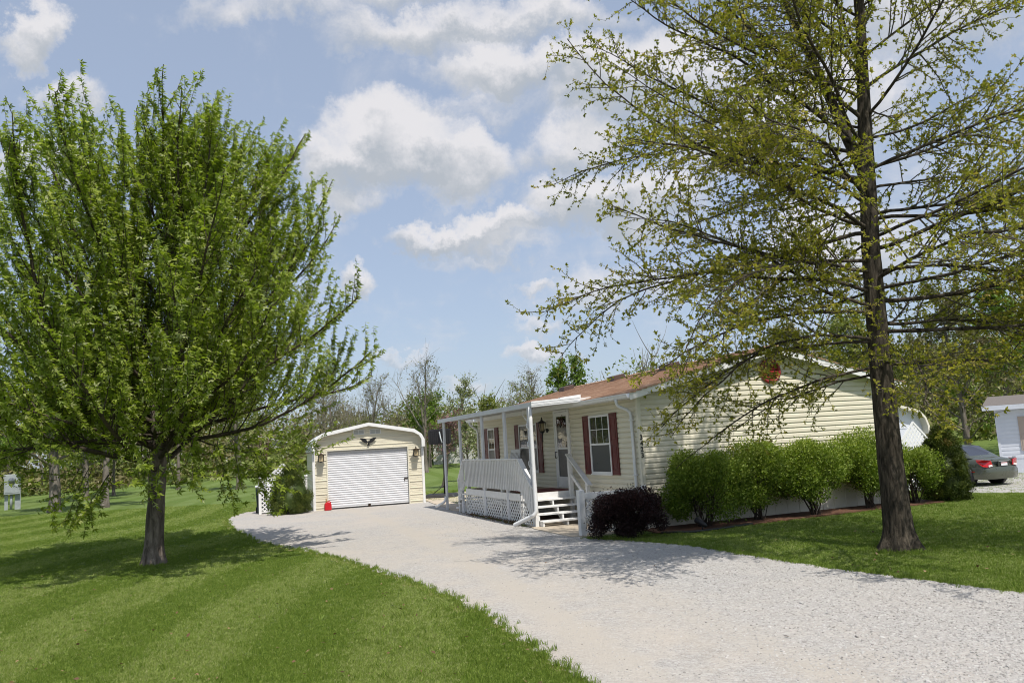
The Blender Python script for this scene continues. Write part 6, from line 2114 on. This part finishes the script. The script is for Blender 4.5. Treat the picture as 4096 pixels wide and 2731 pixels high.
# ------------------------------------------------------------------ grass and loose stones
def gn_scatter(name, P, scale, rz, tilt, proto, kind_label, seed):
    """one object whose points carry copies of a small clump"""
    me = bpy.data.meshes.new(name)
    me.vertices.add(len(P)); me.vertices.foreach_set('co', np.asarray(P, np.float32).ravel())
    a = me.attributes.new('sc', 'FLOAT', 'POINT'); a.data.foreach_set('value', np.asarray(scale, np.float32))
    a = me.attributes.new('rot', 'FLOAT_VECTOR', 'POINT')
    rv = np.stack([tilt[:, 0], tilt[:, 1], rz], 1).astype(np.float32)
    a.data.foreach_set('vector', rv.ravel())
    o = bpy.data.objects.new(name, me)
    COL.objects.link(o)
    ng = bpy.data.node_groups.new(name + '_scatter', 'GeometryNodeTree')
    ng.interface.new_socket('Geometry', in_out='INPUT', socket_type='NodeSocketGeometry')
    ng.interface.new_socket('Geometry', in_out='OUTPUT', socket_type='NodeSocketGeometry')
    gi = ng.nodes.new('NodeGroupInput'); go = ng.nodes.new('NodeGroupOutput')
    m2p = ng.nodes.new('GeometryNodeMeshToPoints')
    iop = ng.nodes.new('GeometryNodeInstanceOnPoints')
    ci = ng.nodes.new('GeometryNodeCollectionInfo')
    ci.inputs['Collection'].default_value = proto
    ci.inputs['Separate Children'].default_value = True
    ci.inputs['Reset Children'].default_value = True
    iop.inputs['Pick Instance'].default_value = True
    ns = ng.nodes.new('GeometryNodeInputNamedAttribute'); ns.data_type = 'FLOAT'; ns.inputs[0].default_value = 'sc'
    nr_ = ng.nodes.new('GeometryNodeInputNamedAttribute'); nr_.data_type = 'FLOAT_VECTOR'; nr_.inputs[0].default_value = 'rot'
    L = ng.links.new
    L(gi.outputs[0], m2p.inputs[0]); L(m2p.outputs[0], iop.inputs['Points'])
    L(ci.outputs[0], iop.inputs['Instance'])
    L(nr_.outputs[0], iop.inputs['Rotation'])
    L(ns.outputs[0], iop.inputs['Scale'])
    L(iop.outputs[0], go.inputs[0])
    m = o.modifiers.new('scatter', 'NODES'); m.node_group = ng
    tag(o, kind_label, kind='stuff')
    return o


def proto_collection(name, meshes):
    c = bpy.data.collections.new(name)          # not linked to the scene: only its copies show
    for k, me in enumerate(meshes):
        c.objects.link(bpy.data.objects.new(name, me))
    return c


def blade_clump(g, nb, h, rad, mt=.5):
    vs, fs, ti = [], [], []
    for k in range(nb):
        a = g.uniform(0, 6.28); r_ = rad * math.sqrt(g.uniform(0, 1))
        p = np.array([r_ * math.cos(a), r_ * math.sin(a), 0])
        b = g.uniform(0, 6.28); lean = np.array([math.cos(b), math.sin(b), 0]) * g.uniform(.1, .75)
        hh = h * g.uniform(.55, 1.15)
        w = np.array([-math.sin(b + 1.2), math.cos(b + 1.2), 0]) * g.uniform(.0028, .0048)
        mid = p + np.array([0, 0, hh * .6]) + lean * hh * .35
        tip = p + np.array([0, 0, hh * .92]) + lean * hh * .95
        n = len(vs)
        vs += [p - w, p + w, mid + w * .8, mid - w * .8, tip]
        fs += [(n, n + 1, n + 2, n + 3), (n + 3, n + 2, n + 4)]
        ti += [float(np.clip(g.normal(mt, .20), 0, .88 if g.uniform() < .95 else 1))] * 5
    me = bpy.data.meshes.new('grass_clump')
    me.from_pydata([tuple(v) for v in vs], [], fs)
    at = me.attributes.new('tint', 'FLOAT', 'POINT'); at.data.foreach_set('value', np.array(ti, np.float32))
    me.materials.append(M['blade'])
    return me


g0 = np.random.default_rng(77)
short = [proto_collection('grass_short', [blade_clump(g0, 18, .038, .058, q) for _ in range(6)]) for q in (.28, .68)]
tall = proto_collection('grass_tall', [blade_clump(g0, 14, .10, .05, .33) for _ in range(6)])
house_poly = [tuple(hw(x, y).xy) for x, y in ((-1.9, -.3), (-.2, -1.0), (.3, -1.4), (2, -1.15), (5, -1.0), (8.2, -.95), (8.2, 12), (-1.9, 12))]


def lawn_points(n, ymin, ymax, g):
    """random points in the camera's view, denser near it"""
    yv = ymin * (ymax / ymin) ** g.uniform(0, 1, n)
    xv = yv * g.uniform(-.74, .74, n)
    return xv, yv


x, y = lawn_points(210000, 6.2, 40, g0)
ok = ~inside(x, y, drive_poly) & ~inside(x, y, house_poly)
x, y = x[ok], y[ok]
dist = np.hypot(x, y)
P = np.stack([x, y, ground_h(x, y) - .004], 1)
n = len(P)
sc_ = g0.uniform(.65, 1.2, n) * np.interp(dist, [7, 20, 40], [.85, 1.1, 1.5])
band = np.sin((x + .10 * y + 1.1 * np.sin(.21 * y + .13 * x)) * 2 * np.pi / 2.3)
patch = np.sin(x * 1.9 + 1.3 * np.sin(y * 1.1)) * np.sin(y * 1.4 + 1.1 * np.sin(x * .8))
light = np.clip(.5 + np.where(x < 2, .43, .10) * np.clip(band * 2, -1, 1) + .22 * patch - .04, .06, .94) > g0.uniform(size=n)  # paler clumps carry the painted sheen of the mowing stripes
for m_, pc_ in ((~light, short[0]), (light, short[1])):
    k_ = int(m_.sum())
    gn_scatter('lawn_grass', P[m_], sc_[m_], g0.uniform(0, 6.28, k_), g0.normal(0, .10, (k_, 2)), pc_, 'short mown grass blades covering the lawn', 1)
# longer tufts hanging over the edges of the drive and round the trunks
ex, ey = [], []
for poly, keep in ((left, 1), (right_, 1)):
    pa = np.array(poly)
    for (x0, y0), (x1, y1) in zip(pa[:-1], pa[1:]):
        if max(y0, y1) < 6 or min(y0, y1) > 34: continue
        m = int(np.hypot(x1 - x0, y1 - y0) * (34 if y0 < 18 else 18))
        if m < 1: continue
        s = g0.uniform(0, 1, m)
        ex.append(x0 + (x1 - x0) * s + g0.normal(0, .06, m)); ey.append(y0 + (y1 - y0) * s + g0.normal(0, .06, m))
ex, ey = np.concatenate(ex), np.concatenate(ey)
k = ~inside(ex, ey, house_poly) & ~((ey > 17.6) & (ex > -3.2))
ex, ey = ex[k], ey[k]
for (cx, cy, r0, m) in ((-7.85, 17.05, .33, 160), (6.12, 13.2, .42, 200)):
    a = g0.uniform(0, 6.28, m); rr = r0 + np.abs(g0.normal(0, .1, m))
    ex = np.concatenate([ex, cx + rr * np.cos(a)]); ey = np.concatenate([ey, cy + rr * np.sin(a)])
# scattered rank tufts in the lawn
tx, ty = lawn_points(2600, 6.3, 22, g0)
k = ~inside(tx, ty, drive_poly) & ~inside(tx, ty, house_poly)
ex = np.concatenate([ex, tx[k]]); ey = np.concatenate([ey, ty[k]])
n = len(ex)
gn_scatter('edge_grass', np.stack([ex, ey, ground_h(ex, ey)], 1), g0.uniform(.45, 1.05, n), g0.uniform(0, 6.28, n), g0.normal(0, .15, (n, 2)), tall, 'longer ragged grass along the edge of the gravel', 2)


def pebble(g):
    import bmesh
    bm = bmesh.new()
    bmesh.ops.create_icosphere(bm, subdivisions=1, radius=1)
    for v in bm.verts:
        v.co *= g.uniform(.7, 1.2)
        v.co.x *= 1.25; v.co.z *= .6
    me = bpy.data.meshes.new('pebble'); bm.to_mesh(me); bm.free()
    me.materials.append(M['stone'])
    return me


peb = proto_collection('pebbles', [pebble(g0) for _ in range(6)])
x, y = lawn_points(150000, 6.0, 24, g0)
k = inside(x, y, drive_poly)
x, y = x[k], y[k]
# more loose stone on the right, worn fines in the middle
w = np.clip((x + (y - 8) * .35 - 1.6) / 2.6, 0, 1) * .88 + .12
k = g0.uniform(size=len(x)) < w
x, y = x[k], y[k]
n = len(x)
gn_scatter('loose_gravel', np.stack([x, y, np.full(n, .006)], 1), g0.uniform(.005, .012, n) * np.interp(x + (y - 8) * .35, [0, 3.5], [.75, 1.25]) * np.where(g0.uniform(size=n) < .02, 1.8, 1), g0.uniform(0, 6.28, n), g0.normal(0, .4, (n, 2)), peb, 'loose pale limestone chips on the driveway', 3)

# fallen leaves: by the lattice and dotted over the lawns
M['litter'] = leaf_mat('dry_leaf', [(0, (0.07, 0.035, 0.018)), (.5, (0.16, 0.085, 0.04)), (1, (0.34, 0.22, 0.12))], .15)
m = 900
px, py = [], []
for (yy, sp, cnt) in ((5.6, 1.0, 420), (3.9, .45, 300), (7.4, .6, 180)):
    for _ in range(cnt):
        q_ = hw(-1.66 - abs(g0.normal(.06, .10)), yy + g0.normal() * sp)
        px.append(q_.x); py.append(q_.y)
lx, ly = lawn_points(420, 6.4, 16, g0)
k = ~inside(lx, ly, house_poly) & (~inside(lx, ly, drive_poly) | (g0.uniform(size=len(lx)) < .06))
px = np.concatenate([px, lx[k]]); py = np.concatenate([py, ly[k]])
n = len(px)
zz = ground_h(px, py) + np.where(inside(px, py, drive_poly), .016, .05) * g0.uniform(.8, 1.3, n)
V, F, T = leaves(np.stack([px, py, zz], 1), g0.normal(size=(n, 3)) * np.array([1, 1, .25]), g0.uniform(.03, .065, n), g0.uniform(0, 1, n), KITE, g0, flat=.7)
np_mesh('leaf_litter', V, F, M['litter'], None, T, label='scattered dry brown leaves by the lattice and on the lawn', kind='stuff')
